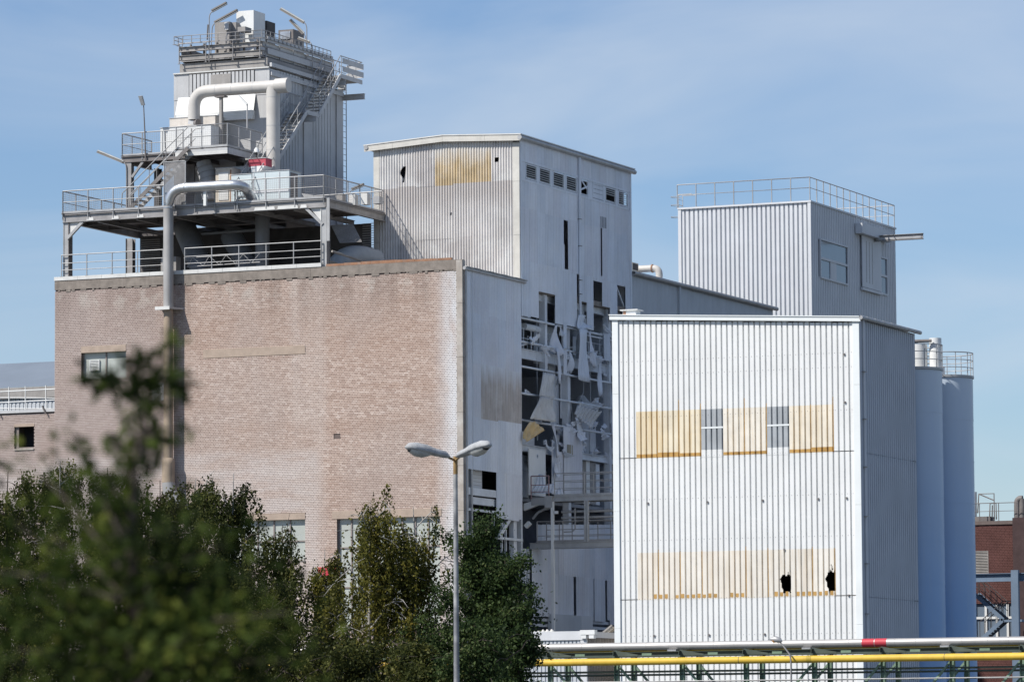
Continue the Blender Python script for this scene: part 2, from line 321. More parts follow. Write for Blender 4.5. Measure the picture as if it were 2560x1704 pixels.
def brick_mat():
    m = bpy.data.materials.new('pink_grey_brick'); m.use_nodes = True; n = m.node_tree; N = n.nodes.new; lk = n.links.new
    b = n.nodes['Principled BSDF']; b.inputs['Roughness'].default_value = 0.92; b.inputs['Specular IOR Level'].default_value = 0.2
    at = N('ShaderNodeAttribute'); at.attribute_name = 'rnd'
    geo = N('ShaderNodeNewGeometry'); sep = N('ShaderNodeSeparateXYZ'); lk(geo.outputs['Position'], sep.inputs[0])
    def noise(sc, vec=(1, 1, 1), det=5, ro=0.6):
        t = N('ShaderNodeTexNoise'); t.inputs['Scale'].default_value = sc; t.inputs['Detail'].default_value = det; t.inputs['Roughness'].default_value = ro
        mpp = N('ShaderNodeMapping'); mpp.inputs['Scale'].default_value = vec; lk(geo.outputs['Position'], mpp.inputs['Vector']); lk(mpp.outputs['Vector'], t.inputs['Vector']); return t.outputs['Fac']
    def rg(s, a, c, lo=0.0, hi=1.0):
        r = N('ShaderNodeMapRange'); r.interpolation_type = 'SMOOTHSTEP'
        for i, q in ((1, a), (2, c), (3, lo), (4, hi)): r.inputs[i].default_value = q
        lk(s, r.inputs[0]); return r.outputs[0]
    def mul(a, c):
        x = N('ShaderNodeMath'); x.operation = 'MULTIPLY'
        for i, q in enumerate((a, c)):
            if isinstance(q, (int, float)): x.inputs[i].default_value = q
            else: lk(q, x.inputs[i])
        return x.outputs[0]
    def mix(f, a, c):
        x = N('ShaderNodeMix'); x.data_type = 'RGBA'
        if isinstance(f, float): x.inputs[0].default_value = f
        else: lk(f, x.inputs[0])
        for s, q in ((6, a), (7, c)):
            if isinstance(q, tuple): x.inputs[s].default_value = (*q, 1)
            else: lk(q, x.inputs[s])
        return x.outputs[2]
    ramp = N('ShaderNodeValToRGB'); e = ramp.color_ramp.elements
    e[0].position = 0.0; e[0].color = (0.40, 0.295, 0.245, 1); e[1].position = 1.0; e[1].color = (0.64, 0.53, 0.465, 1)
    x = e.new(0.35); x.color = (0.50, 0.385, 0.325, 1); x = e.new(0.8); x.color = (0.56, 0.445, 0.38, 1)
    lk(at.outputs['Fac'], ramp.inputs['Fac']); cur = ramp.outputs['Color']
    X, Z = sep.outputs['X'], sep.outputs['Z']
    # horizontal bands of warmer and greyer courses, then large weathered fields
    cur = mix(rg(noise(1.0, (0.06, 1, 0.9), 3), 0.42, 0.62, 0, 0.4), cur, (0.42, 0.29, 0.225))
    cur = mix(rg(noise(1.0, (0.16, 1, 0.12), 4), 0.40, 0.62, 0, 0.4), cur, (0.45, 0.39, 0.36))
    # left half greyer
    cur = mix(rg(X, -13.5, -17.0, 0, 0.5), cur, (0.375, 0.32, 0.305))
    # pale lime bloom low on the left and middle
    m1 = mul(mul(rg(Z, 19.4, 18.6), rg(X, -7.4, -8.0)), rg(noise(1.0, (0.35, 1, 1.4), 4), 0.35, 0.6, 0.1, 0.55))
    cur = mix(m1, cur, (0.62, 0.58, 0.56))
    m1b = mul(mul(rg(X, -9.4, -8.9), rg(X, -7.0, -7.6)), rg(noise(1.0, (0.5, 1, 0.5), 4), 0.3, 0.6, 0.05, 0.35))
    cur = mix(m1b, cur, (0.58, 0.52, 0.48))
    # white dust blown round the corner next to the pilaster
    m2 = mul(rg(X, -1.7, -0.35), rg(noise(1.0, (1.3, 1, 0.5), 5), 0.25, 0.6, 0.35, 1.0))
    cur = mix(m2, cur, (0.70, 0.70, 0.71))
    # dark run-off below the ring beam
    m3 = mul(rg(Z, 24.6, 27.5), rg(noise(1.0, (0.85, 1, 0.10), 5), 0.40, 0.66, 0.05, 0.45))
    cur = mix(m3, cur, (0.155, 0.105, 0.085))
    m4 = mul(mul(rg(Z, 26.0, 27.0), rg(Z, 27.45, 27.1)), rg(noise(1.0, (0.9, 1, 0.7), 3), 0.5, 0.62, 0, 0.6))
    cur = mix(m4, cur, (0.54, 0.49, 0.44))
    cur = mix(rg(noise(26.0), 0.45, 0.75, 0, 0.25), cur, (0.22, 0.16, 0.13))
    lk(cur, b.inputs['Base Color'])
    bp = N('ShaderNodeBump'); bp.inputs['Strength'].default_value = 0.35; bp.inputs['Distance'].default_value = 0.01
    lk(noise(40.0), bp.inputs['Height']); lk(bp.outputs['Normal'], b.inputs['Normal'])
    return m
BRICK = brick_mat()

def bricks(name, parent, mat, v, u0, u1, z0, z1, holes=(), single=(), bl=0.28, bh=0.0838, joint=0.014, depth=0.03, plane='F', ragged=None):
    """a field of bricks, outer face on the plane, joints recessed by depth; `single` = regions whose bricks are objects of their own"""
    verts = []; faces = []; rnd = []; solo = []
    nrow = int((z1-z0)/bh); r = np.random.default_rng(11)
    for i in range(nrow):
        za, zb = z0+i*bh+joint/2, z0+(i+1)*bh-joint/2
        x = u0-(0.25*bl if i % 2 else 0.5*bl*((i//2) % 2))
        while x < u1:
            L_ = bl/2 if i % 2 else bl
            xa, xb = max(x, u0)+joint*.4, min(x+L_, u1)-joint*.4; x += L_
            if xb-xa < 0.03: continue
            cz = (za+zb)/2; drop = False
            for h in holes:
                if h[2] < cz < h[3] and xa < h[1] and xb > h[0]:
                    if xa < h[0]-.03: xb = min(xb, h[0])
                    elif xb > h[1]+.03: xa = max(xa, h[1])
                    else: drop = True
            if drop or xb-xa < .02: continue
            cx = (xa+xb)/2
            if any(h[0] < cx < h[1] and h[2] < cz < h[3] for h in holes): continue
            q = r.random()
            off = r.normal(0, 0.0022)
            if len(solo) < 300 and any(s_[0] < cx < s_[1] and s_[2] < cz < s_[3] for s_ in single) and xb-xa > bl*0.8:
                solo.append((xa, za, q, off)); continue
            o = len(verts)
            if plane == 'F':
                verts += [(xa, v+off, za), (xb, v+off, za), (xb, v+off, zb), (xa, v+off, zb), (xa, v+depth, za), (xb, v+depth, za), (xb, v+depth, zb), (xa, v+depth, zb)]
            else:
                verts += [(v-off, xa, za), (v-off, xb, za), (v-off, xb, zb), (v-off, xa, zb), (v-depth, xa, za), (v-depth, xb, za), (v-depth, xb, zb), (v-depth, xa, zb)]
            faces += [(o, o+1, o+2, o+3), (o+1, o+5, o+6, o+2), (o+4, o, o+3, o+7), (o+3, o+2, o+6, o+7), (o+4, o+5, o+1, o)]
            rnd += [q]*5
    me = bpy.data.meshes.new(name); me.from_pydata(verts, [], faces); me.update()
    a = me.attributes.new('rnd', 'FLOAT', 'FACE'); a.data.foreach_set('value', rnd)
    ob = link(name, me, mat, parent); tag(ob, kind='stuff')
    vari = []
    for k in range(8):
        mb = MB(); w = bl-joint; h = bh-joint
        mb.box(0, w, 0, depth, 0, h); m = mb.mesh('brick'); aa = m.attributes.new('rnd', 'FLOAT', 'FACE'); aa.data.foreach_set('value', [(k+0.5)/8]*6); m.materials.append(mat); vari.append(m)
    for xa, za, q, off in solo: link('brick', vari[int(q*8)], mat, parent, (xa, v+off, za))
    return ob
# ------------------------------------------------------------------ ground
g = MB().box(-1500, 1500, -600, 2500, -0.5, 0.0).build('ground', GROUND); tag(g, kind='structure')
# ------------------------------------------------------------------ brick building
ZT = float(P(1156, 648, v=0)[2])
BU0 = float(P(137, 700, v=0)[0]); UB = float(P(1141, 700, v=0)[0])
bb = thing('brick_building', 'tall pink-grey brick building with steel platforms on its roof', 'building', (BU0/2, 15, 0))
def FR(x1, y1, x2, y2, v=0):
    a = P(x1, y1, v=v); b = P(x2, y2, v=v); return float(a[0]), float(b[0]), float(b[2]), float(a[2])   # u0,u1,z0,z1
win1 = FR(203, 877, 315, 944); lou2 = FR(381, 957, 409, 1000); win3 = FR(560, 1297, 763, 1400); win4 = FR(842, 1289, 1101, 1560)
holep = FR(834, 1086, 851, 1096)
lint1 = FR(203, 866, 315, 877); band = FR(508, 874, 763, 884); lint3 = FR(556, 1287, 763, 1297); lint4 = FR(830, 1277, 1104, 1289)
RB0 = ZT-0.46
# backing wall split round the openings
wb = MB(); opn = sorted([win1, lou2, win3, win4], key=lambda q: q[0])
def wall_with_openings(mb, u0, u1, z0, z1, v0, v1, ops):
    xs = sorted(set([u0, u1]+[q for o in ops for q in o[:2]]))
    for a, b in zip(xs[:-1], xs[1:]):
        cuts = sorted([(o[2], o[3]) for o in ops if o[0] <= a+1e-6 and o[1] >= b-1e-6]); z = z0
        for c, d in cuts: mb.box(a, b, v0, v1, z, c); z = d
        mb.box(a, b, v0, v1, z, z1)
wall_with_openings(wb, BU0+0.03, UB, 0, RB0, 0.028, 0.34, opn)
wb.box(BU0+0.03, BU0+0.33, 0.35, 29.7, 0, ZT-0.3); wb.box(BU0+0.34, -0.05, 29.4, 29.7, 0, ZT-0.3)
wb.build('wall_core', MORTAR, bb)
bricks('bricks', bb, BRICK, 0.0, BU0, UB, 6.0, RB0-0.01, holes=[win1, lou2, win3, win4, holep, lint1, band, lint3, lint4], single=[(-6.2, -3.4, 19.0, 21.4)])
MB().box(BU0+0.35, -0.06, 0.36, 29.3, ZT-0.75, ZT-0.5).build('roof_deck', CONC, bb)
# ring beam in lengths, ragged lower edge
rb = MB()
xs = [BU0, -18.4, -15.2, -11.8, -8.1, -4.9, -0.02]
for a, b in zip(xs[:-1], xs[1:]):
    MB().box(a+0.004, b-0.004, -0.025+random.uniform(-.006, .006), 0.33, RB0, ZT-0.0).build('ring_beam', CONC, bb)
rag = MB(); x = BU0+0.2
while x < -0.4:
    w = random.uniform(0.08, 0.5); rag.box(x, x+w, -0.02, 0.02, RB0-random.uniform(0.03, 0.14), RB0+0.01); x += w+random.uniform(0.02, 0.35)
tag(rag.build('crumbled_render', CONC, bb), kind='stuff')
CR = float(P(804, 664, v=0)[0])
for a, b in cut(BU0-0.02, CR, 1.35):
    MB().box(a+0.006, b-0.006, -0.06, 0.25, ZT+0.004, ZT+0.19).build('coping', COPE, bb)
rus = MB()
for a, b in cut(CR+0.25, -0.55, 0.95): MB().box(a+0.004, b-0.004, -0.03, 0.1, ZT+0.004, ZT+0.13+0.02*math.sin(a)).build('rusty_edge_plate', RUST, bb)
# pilaster in lengths
zs = [ZT-0.02]+[float(P(1150, y, v=0)[2]) for y in (757, 892, 1029, 1163, 1275, 1420)]+[8.0, 3.0, 0.0]
for i, (a, b) in enumerate(zip(zs[:-1], zs[1:])):
    MB().box(UB+0.004, 0.0, -0.03, 0.33, b+0.006, a-0.006).build('pilaster_block', CONCP, bb)
for q, nm in ((lint1, 'lintel'), (band, 'lintel'), (lint3, 'lintel'), (lint4, 'lintel')):
    MB().box(q[0], q[1], -0.02, 0.3, q[2], q[3]).build(nm, LINT, bb)
def window(parent, q, cols, rows, pane, frame, v=0.18, fw=0.05, sill=True, name='window'):
    u0, u1, z0, z1 = q; mb = MB()
    for i in range(len(cols)+1):
        x = u0+(u1-u0)*(cols[i-1] if i else 0.0)
        mb.box(x-(fw if i == len(cols) else 0 if i == 0 else fw/2), x+(fw if i == 0 else 0 if i == len(cols) else fw/2), v-0.05, v+0.03, z0, z1)
    zz = [z0]+[z0+(z1-z0)*r for r in rows]
    xs = [u0]+[u0+(u1-u0)*c for c in cols]
    for i, z in enumerate(zz):
        za, zb = (z, z+fw) if i == 0 else (z-fw, z) if i == len(zz)-1 else (z-fw/2, z+fw/2)
        for a, b in zip(xs[:-1], xs[1:]):
            mb.box(a+fw*0.75, b-fw*0.75, v-0.045, v+0.025, za, zb)
    f = mb.build(name, frame, parent)
    for a, b in zip(xs[:-1], xs[1:]):
        for c, d in zip(zz[:-1], zz[1:]):
            MB().box(a, b, v, v+0.012, c, d).build('pane', pane, f)
    if sill: MB().box(u0, u1, -0.03, v-0.05, z0-0.03, z0+0.03).build('sill', CONCP, f)
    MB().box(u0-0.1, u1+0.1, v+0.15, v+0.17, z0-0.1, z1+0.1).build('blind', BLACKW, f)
    return f
FRM = M('window_frame', (0.25, 0.215, 0.20), 0.7, var=0.1)
w1 = window(bb, win1, [0.52, 1.0], [1.0], PANE, FRM, 0.22, 0.06)
def louvre(parent, q, n, v, mat, frame, name='louvre', dark=True, depth=0.06, tilt=0.5):
    u0, u1, z0, z1 = q; mb = MB()
    fw = 0.035
    mb.box(u0-fw, u0, v-depth, v+0.02, z0-fw, z1+fw).box(u1, u1+fw, v-depth, v+0.02, z0-fw, z1+fw).box(u0, u1, v-depth, v+0.02, z1, z1+fw).box(u0, u1, v-depth, v+0.02, z0-fw, z0)
    f = mb.build(name, frame, parent); h = (z1-z0)/n
    me = MB().prism([(0, 0, 0), (0, 0, 0.012), (0, depth*0.9, h*0.62+0.012), (0, depth*0.9, h*0.62)], (u1-u0, 0, 0)).mesh('slat')
    for i in range(n): link('slat', me, mat, f, (u0, v-depth*0.95, z0+h*(i+0.2)))
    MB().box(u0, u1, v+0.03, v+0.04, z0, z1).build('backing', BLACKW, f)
    return f
louvre(bb, FR(227, 902, 248, 924, v=0.2), 6, 0.2, WPAN, WPAN)
louvre(bb, (lou2[0]+0.04, lou2[1]-0.04, lou2[2]+0.04, lou2[3]-0.04), 12, 0.03, WPAN, LGREY)
window(bb, win3, [0.2, 0.40, 0.60, 0.80, 1.0], [0.45, 1.0], PANE, FRM, 0.2, 0.07)
window(bb, win4, [0.13, 0.25, 0.375, 0.5, 0.625, 0.75, 0.875, 1.0], [0.35, 0.71, 1.0], PANE, FRM, 0.2, 0.07)
# side wall of fibre-cement sheets at x = 0, from the pilaster back to the corrugated tower
VT = float(P(1299, 345, u=0)[1])            # front of the tower
EZ = float(P(1160, 672, u=0)[2])            # eave height
yS = lambda x, y: float(P(x, y, u=0)[2])
vS = lambda x, y=900: float(P(x, y, u=0)[1])
rows = [yS(1175, 1172), yS(1160, 1040), yS(1160, 905), yS(1160, 780), EZ-0.05]
v0s = vS(1180); vop = vS(1241, 1220)
BROWNF = M('stained_side_sheet_faded', (0.46, 0.42, 0.39), 0.85, var=0.15, scale=1.2, streak=0.9, streak_col=(0.62, 0.62, 0.63), dust=0.4, zfade=(rows[1]+1.7, rows[2]+.1, (0.68, 0.71, 0.75), 1.6))
cols = [(0.40+0.0, v0s)]+cut(v0s, VT-0.02, 1.02)
for r0, r1 in zip(rows[:-1], rows[1:]):
    for i, (a, b) in enumerate(cols):
        st = (r0 == rows[1] and a >= vS(1200)-0.5)
        sheet('side_sheet', bb, BROWNF if st else SHV, 'S', 0.0, a, b-0.004, r0, r1+0.06, WAVE, 0.2, 0.055, jit=0.012, lean=random.uniform(-.002, .004))
for a, b in cut(vop, VT-0.02, 0.9):
    sheet('side_sheet', bb, SHV, 'S', -0.01, a, b-0.02, yS(1245, 1292)+random.uniform(-.1, .05), rows[0]+0.03, WAVE, 0.2, 0.055, nz_=4, lean=random.uniform(-.004, .012))
# frame, masonry and beams seen through the gap
for q in ((0.36, 0.50), (v0s-0.22, v0s-0.06)): MB().box(-0.16, 0.035, q[0], q[1], 0, EZ-0.1).build('post', GALVL, bb)
MB().box(-.5, -.36, 0.5, vS(1222, 1200), yS(1180, 1235), yS(1180, 1150)).build('inner_masonry', WBRICKM, bb)
for k in range(9): MB().box(-.362, -.352, 0.5, vS(1222, 1200), yS(1180, 1235)+.17*k, yS(1180, 1235)+.17*k+.012).build('joint', GRIME, bb)
MB().box(-0.34, -0.02, 0.5, VT-0.1, yS(1180, 1236), yS(1180, 1218)).build('floor_beam', INNER, bb)
MB().box(-.34, -0.12, 0.5, VT-0.1, yS(1180, 1258), yS(1180, 1240)).build('floor_beam', INNER, bb)
MB().box(-0.12, 0.0, 0.5, VT-0.1, yS(1180, 1276), yS(1180, 1270)).build('purlin', INNER, bb)
MB().box(-0.12, 0.0, 0.5, VT+0.1, yS(1250, 1347), yS(1250, 1341)).build('purlin', INNER, bb)
MB().beam((-0.1, vS(1252, 1340), yS(1252, 1340)), (-0.1, vS(1281, 1292), yS(1281, 1292)), 0.12, 0.22).build('brace', INNER, bb)
MB().box(-0.35, -0.1, vS(1286), vS(1294), 0, yS(1290, 1290)).build('post', INNER, bb)
for x in (1262, 1272): MB().box(-0.3, -0.2, vS(x), vS(x)+0.08, 0, yS(1262, 1292)).build('post', INNER, bb)
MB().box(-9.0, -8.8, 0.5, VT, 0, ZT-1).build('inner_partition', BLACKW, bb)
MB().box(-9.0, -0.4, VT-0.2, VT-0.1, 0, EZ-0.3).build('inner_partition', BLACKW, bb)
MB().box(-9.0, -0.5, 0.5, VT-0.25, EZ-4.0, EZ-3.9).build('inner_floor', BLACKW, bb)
lp = MB(); c = vS(1208, 1290)
for k, (dx, dp) in enumerate(((0.0, 1.3), (0.55, 0.55))):
    a = V3(0.02, vS(1229, 1280)+dx*2, yS(1229, 1283)); lp.tube([a+V3(0, 0.22*math.sin(t*math.pi*1)*0+0.32*t*0.9, -dp*math.sin(math.pi*t)) for t in np.linspace(0, 1, 9)], 0.018, 5)
tag(lp.build('hanging_cable', INNER, bb))
gt = MB().tube([(0.10, -0.02, EZ+0.02), (0.10, VT+0.35, EZ+0.02)], 0.085, 8).build('gutter', GALVL, bb)
for i in range(9): MB().box(-0.35, 0.22, 0.05+i*0.83, 0.05+i*0.83+0.815, EZ+0.09+0.012*(i % 2), EZ+0.12+0.012*(i % 2)).build('eave_sheet', SHEETW, bb)
MB().tube([(0.1, 0.17, EZ), (0.1, 0.17, 3)], 0.05, 8).build('downpipe', GALVL, bb)
# ------------------------------------------------------------------ corrugated tower, its shaded side torn open
VB = float(P(1575, 434, u=0)[1])
TU0 = float(P(935, 372, v=VT)[0])
zL = float(P(935, 371, v=VT)[2]); zR = float(P(1299, 345, v=VT)[2]); RU = float(P(1112, 345, v=VT)[0]); zM = float(P(1112, 348, v=VT)[2])
tw = thing('corrugated_tower', 'tall grey corrugated sheet tower with its shaded side ripped open', 'building', (TU0/2, (VT+VB)/2, 0))
def ztop(u): return zL+(zM-zL)*(u-TU0)/(RU-TU0) if u < RU else zM+(zR-zM)*(u-RU)/(0-RU)
OCH = M('ochre_stained_sheet', (0.56, 0.44, 0.27), 0.8, var=0.18, scale=1.5, streak=0.9, streak_col=(0.60, 0.54, 0.46), dust=0.35,
        zfade=(float(P(1150, 415, v=VT)[2]), float(P(1150, 372, v=VT)[2]), (0.64, 0.62, 0.59), 1.8))
SHF = [M('front_sheet_%d' % i, c, 0.85, var=0.14, scale=0.8, streak=s, streak_col=(0.38, 0.345, 0.32), fine=0.1, dust=0.8) for i, (c, s) in enumerate((((0.62, 0.60, 0.585), .5), ((0.58, 0.555, 0.54), .65), ((0.66, 0.65, 0.64), .4)))]
s1, s2 = float(P(1298, 453, v=VT)[2]), float(P(1298, 587, v=VT)[2])
SHF2 = M('front_sheet_sooted', (0.63, 0.61, 0.595), 0.85, var=0.14, scale=0.8, streak=.55, streak_col=(0.40, 0.365, 0.34), fine=0.1, dust=.35, zfade=(s1-1.5, s1-.5, (0.50, 0.47, 0.45), 1.6))
fc = [TU0+0.30]; 
while fc[-1]+1.02 < -0.36-0.3: fc.append(fc[-1]+1.02)
fc.append(-0.36)
ho = [FR(1005, 418, 1016, 457, VT), FR(1238, 393, 1248, 405, VT), FR(1127, 533, 1131, 539, VT)]
hf = lambda x, z: any(q[0]+0.08*math.sin(z*9)*(q[3]-q[2] > 0.5) < x < q[1]-(q[3]-z)*0.12 and q[2] < z < q[3] for q in ho)
och = FR(1067, 385, 1246, 466, VT)
for a, b in zip(fc[:-1], fc[1:]):
    for z0, z1 in ((s1, min(ztop(a), ztop(b))+0.1), (s2, s1+0.07), (ZT-1.0, s2+0.07)):
        h = hf if any(q[0] < b and q[1] > a and q[2] < z1 and q[3] > z0 for q in ho) else None
        m = OCH if (z0 == s1 and a > och[0]-0.5 and b < och[1]+0.6) else SHF2 if z0 == s2 else SHF
        sheet('front_sheet', tw, m, 'F', VT, a, b+0.03, z0, z1, WAVED, 0.1457, 0.07, hole=h, nz_=40 if h else 1, jit=0.014, lean=random.uniform(-.003, .003))
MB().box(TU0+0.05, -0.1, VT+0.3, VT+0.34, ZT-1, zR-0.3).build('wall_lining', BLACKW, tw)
for (a, b) in ((TU0, TU0+0.31), (-0.37, 0.0)):
    zc = [zR-0.2 if a > -1 else zL-0.12, s1, s2, ZT-1.0]
    for p, q in zip(zc[:-1], zc[1:]): MB().box(a, b, VT-0.07, VT+0.02, q+0.006, p-0.004).build('corner_trim', TRIMW, tw)
# roof: gable, fascia boards, gutters
f = MB()
for a, b in ((TU0-0.42, (TU0+RU)/2-0.8), ((TU0+RU)/2-0.8, RU), (RU, RU+2.3), (RU+2.3, 0.16)):
    za, zb = ztop(a), ztop(b)
    MB().prism([(a+0.004, VT-0.30, za-0.16), (b-0.004, VT-0.30, zb-0.16), (b-0.004, VT-0.30, zb+0.13), (a+0.004, VT-0.30, za+0.13)], (0, 0.05, 0)).build('fascia', TRIMW, tw)
MB().prism([(TU0-0.45, VT-0.33, ztop(TU0-0.45)+0.135), (RU, VT-0.33, zM+0.135), (0.2, VT-0.33, ztop(0.2)+0.135), (0.2, VT-0.33, ztop(0.2)+0.19), (RU, VT-0.33, zM+0.19), (TU0-0.45, VT-0.33, ztop(TU0-0.45)+0.19)], (0, VB-VT+0.6, 0)).build('roof', COPE, tw)
MB().tube([(0.13, VT-0.32, zR+0.0), (0.13, VB+0.35, zR+0.0)], 0.12, 10).build('gutter', GALVL, tw)
MB().tube([(TU0-0.3, VT-0.34, zL+0.02), (TU0-0.3, VB+0.3, zL+0.02)], 0.12, 8).build('gutter', GALVL, tw)
# shaded side: rows of sheets
lt, lb = yS(1306, 401), yS(1306, 450); r2, r3 = yS(1306, 520), yS(1306, 652)
vc = cut(VT+0.03, VB-0.03, 1.02)
sh = [(vS(1410), vS(1420), yS(1410, 612), yS(1410, 548)), (vS(1412), vS(1422), yS(1412, 672), yS(1412, 610)), (vS(1501), vS(1505), yS(1501, 690), yS(1501, 571))]
hs = lambda y, z: any(q[0] < y < q[1] and q[2] < z < q[3] for q in sh)
for a, b in vc:
    for z0, z1 in ((lt, zR-0.02), (r2, lb), (r3, r2+0.06)):
        h = hs if any(q[0] < b and q[1] > a and q[2] < z1 and q[3] > z0 for q in sh) else None
        sheet('side_sheet', tw, SHV, 'S', 0.0, a, b+0.02, z0, z1, WAVE, 0.2, 0.055, hole=h, nz_=26 if h else 1, jit=0.012, lean=random.uniform(-.002, .002))
q = (vS(1501), vS(1517), yS(1501, 568), yS(1501, 541)); MB().box(0.03, 0.05, *q).build('patch_sheet', M('dark_patch', (0.20, 0.21, 0.23), 0.8, var=0.2), tw)
def spiece(x1, x2, ytop, ybot, name='side_sheet', off=0.0, ztop_=None, lean=0.0):
    v0, v1 = vS(x1, (ytop or 700)), vS(x2, (ytop or 700)); z1 = ztop_ if ztop_ else yS(x1, ytop)
    return sheet(name, tw, SHV, 'S', 0.0, v0, v1, yS(x1, ybot), z1, WAVE, 0.2, 0.055, nz_=3, off=off, lean=lean)
for x1, x2, yb in ((1306, 1326, 789), (1326, 1346, 791), (1346, 1387, 728), (1387, 1407, 808), (1407, 1440, 811), (1448, 1466, 752), (1466, 1482, 822), (1482, 1505, 701), (1505, 1524, 765), (1524, 1541, 800), (1541, 1563, 712), (1563, 1576, 800)):
    spiece(x1, x2, 690, yb, ztop_=r3+0.06)
spiece(1407, 1415, 806, 936, off=0.02, lean=0.006)
spiece(1508, 1521, 832, 900, off=0.05, lean=-0.02)
# torn corrugated patches that still hang on the frame
def patch(name, parent, mat, c, waves, amp=0.075, bend=0.0, nx=None, jag=0.0, thick=True):
    c = [np.array(q, float) for q in c]; n = waves*6; m = 8; vs = []; fs = []
    nr = np.cross(c[1]-c[0], c[3]-c[0]); nr /= np.linalg.norm(nr)
    r = random.Random(waves*7+int(abs(c[0][2])*10))
    cr1, cr2, ph = r.uniform(.02, .07), r.uniform(-.9, .9), r.uniform(0, 6)
    jj = [[r.uniform(-jag, jag) for _ in range(n//3+2)] for _ in range(2)]
    for j in range(m+1):
        t = j/m
        for i in range(n+1):
            s_ = i/n; tt = t
            if j == 0: tt = t-jj[0][i//3]
            if j == m: tt = t+jj[1][i//3]
            p = (c[0]*(1-s_)+c[1]*s_)*(1-tt)+(c[3]*(1-s_)+c[2]*s_)*tt
            p = p+nr*(amp*0.5*math.cos(2*math.pi*waves*s_)+bend*math.sin(math.pi*t)+cr1*math.sin(3.1*s_+5.2*t+ph)+cr2*max(0, s_+t-1.25)**1.5); vs.append(p)
    k = n+1
    for j in range(m):
        for i in range(n): fs.append((j*k+i, j*k+i+1, (j+1)*k+i+1, (j+1)*k+i))
    o = MB().add(vs, fs, True).build(name, pick(mat), parent)
    md = o.modifiers.new('thickness', 'SOLIDIFY'); md.thickness = .008
    return o
pu = lambda x, y, o=0.15: P(x, y, u=o)
patch('torn_sheet', tw, SHEETS_, [pu(1448, 786), pu(1464, 790), pu(1468, 824), pu(1449, 820, .35)], 4, bend=0.12, jag=.03)
patch('torn_sheet', tw, SHEETS_, [pu(1449, 820, .35), pu(1469, 824, .3), pu(1468, 955, .22), pu(1449, 950, .25)], 4, jag=.01)
patch('torn_sheet', tw, SHEETW, [pu(1361, 930), pu(1388, 936), pu(1386, 996, .3), pu(1350, 990, .35)], 5, bend=0.05)
patch('torn_sheet', tw, SHEETW, [pu(1350, 990, .35), pu(1386, 996, .3), pu(1378, 1057, .2), pu(1327, 1046, .5)], 5, bend=-0.05, jag=.02)
patch('torn_sheet', tw, OCHRE, [pu(1326, 1050, .4), pu(1365, 1075, .6), pu(1330, 1104, .6), pu(1309, 1098, .3)], 3, bend=0.1, jag=.06)
patch('torn_sheet', tw, SHEETW, [pu(1447, 1008), pu(1482, 1012, .3), pu(1504, 1030, .8), pu(1470, 1020, .4)], 4, bend=0.06, jag=.04)
patch('torn_sheet', tw, SHEETW, [pu(1447, 1010), pu(1503, 1031, .8), pu(1481, 1072, .7), pu(1438, 1034, .2)], 7, bend=0.1, jag=.05)
patch('torn_sheet', tw, SHEETS_, [pu(1438, 1042), pu(1450, 1046), pu(1468, 1088, .4), pu(1452, 1086, .3)], 2, bend=.05)
patch('torn_sheet', tw, SHEETS_, [pu(1448, 1076, .3), pu(1465, 1080, .4), pu(1468, 1098, .5), pu(1452, 1104, .4)], 2, bend=.1, jag=.08)
patch('torn_sheet', tw, SHEETS_, [pu(1508, 812, .3), pu(1514, 808, .3), pu(1527, 836, .2), pu(1518, 832, .2)], 2, bend=.04, jag=.08)
patch('torn_sheet', tw, SHEETS_, [pu(1389, 1160, .3), pu(1407, 1150, .4), pu(1409, 1182, .3), pu(1396, 1196, .4)], 3, bend=.1, jag=.08)
patch('torn_sheet', tw, SHEETS_, [pu(1362, 1098, .1), pu(1368, 1104, .2), pu(1382, 1122, .5), pu(1380, 1128, .5)], 1, bend=.1)
# sheets still standing behind the walkway and below it
for x1, x2, yt, yb in ((1409, 1424, 1066, 1238), (1424, 1437, 1069, 1240), (1437, 1453, 1088, 1240), (1382, 1396, 1106, 1234), (1396, 1409, 1128, 1236), (1378, 1383, 1160, 1234)):
    spiece(x1, x2, yt, yb, off=random.uniform(-.1, .05), lean=random.uniform(-.004, .012))
ysd = [(x, x+13) for x in range(1328, 1576, 13)]
for i, (x1, x2) in enumerate(ysd):
    yt = 1366+(x1-1330)*0.03; seam = 1427+(x1-1330)*0.115
    spiece(x1, x2, 1310 if x1 > 1330 else 1368, seam+2, off=random.uniform(0, .03), lean=random.uniform(-.003, .003))
    yb = (1540 if x1 < 1440 else 1541+random.choice([0, 6, 10])+(x1-1440)*.11)
    spiece(x1+(7 if i in (8, 14, 17) else 0), x2-(3 if i == 11 else 0), seam, yb, off=random.uniform(0, .04), lean=random.uniform(-.006, .008))
# steel frame of the open side
fr = lambda nm, mb: mb.build(nm, INNER, tw)
UE = -0.10
def spurlin(x1, y1, r=0.055, va=None, vb=None, tube=True):
    a = P(x1, y1, u=UE); a0, b0 = (va or VT+0.1), (vb or VB-0.1)
    return fr('purlin', MB().tube([(UE, a0, a[2]), (UE, b0, a[2])], r, 6))
for y in (795, 854, 916, 983, 1050): spurlin(1308, y, 0.06)
spurlin(1449, 834, 0.045, vS(1448), VB-0.1)
for y, hh in ((870, 0.50), (1109, 0.35)):
    z1 = P(1308, y, u=-0.3)[2]; fr('floor_beam', MB().ibeam((-0.42, VT+0.1, z1-hh/2), (-0.42, VB-0.1, z1-hh/2), hh, 0.2, 0.03))
z1 = P(1482, 760, u=-0.3)[2]; fr('floor_beam', MB().ibeam((-0.42, VT+0.1, z1-0.22), (-0.42, VB-0.1, z1-0.22), 0.44, 0.2, 0.03))
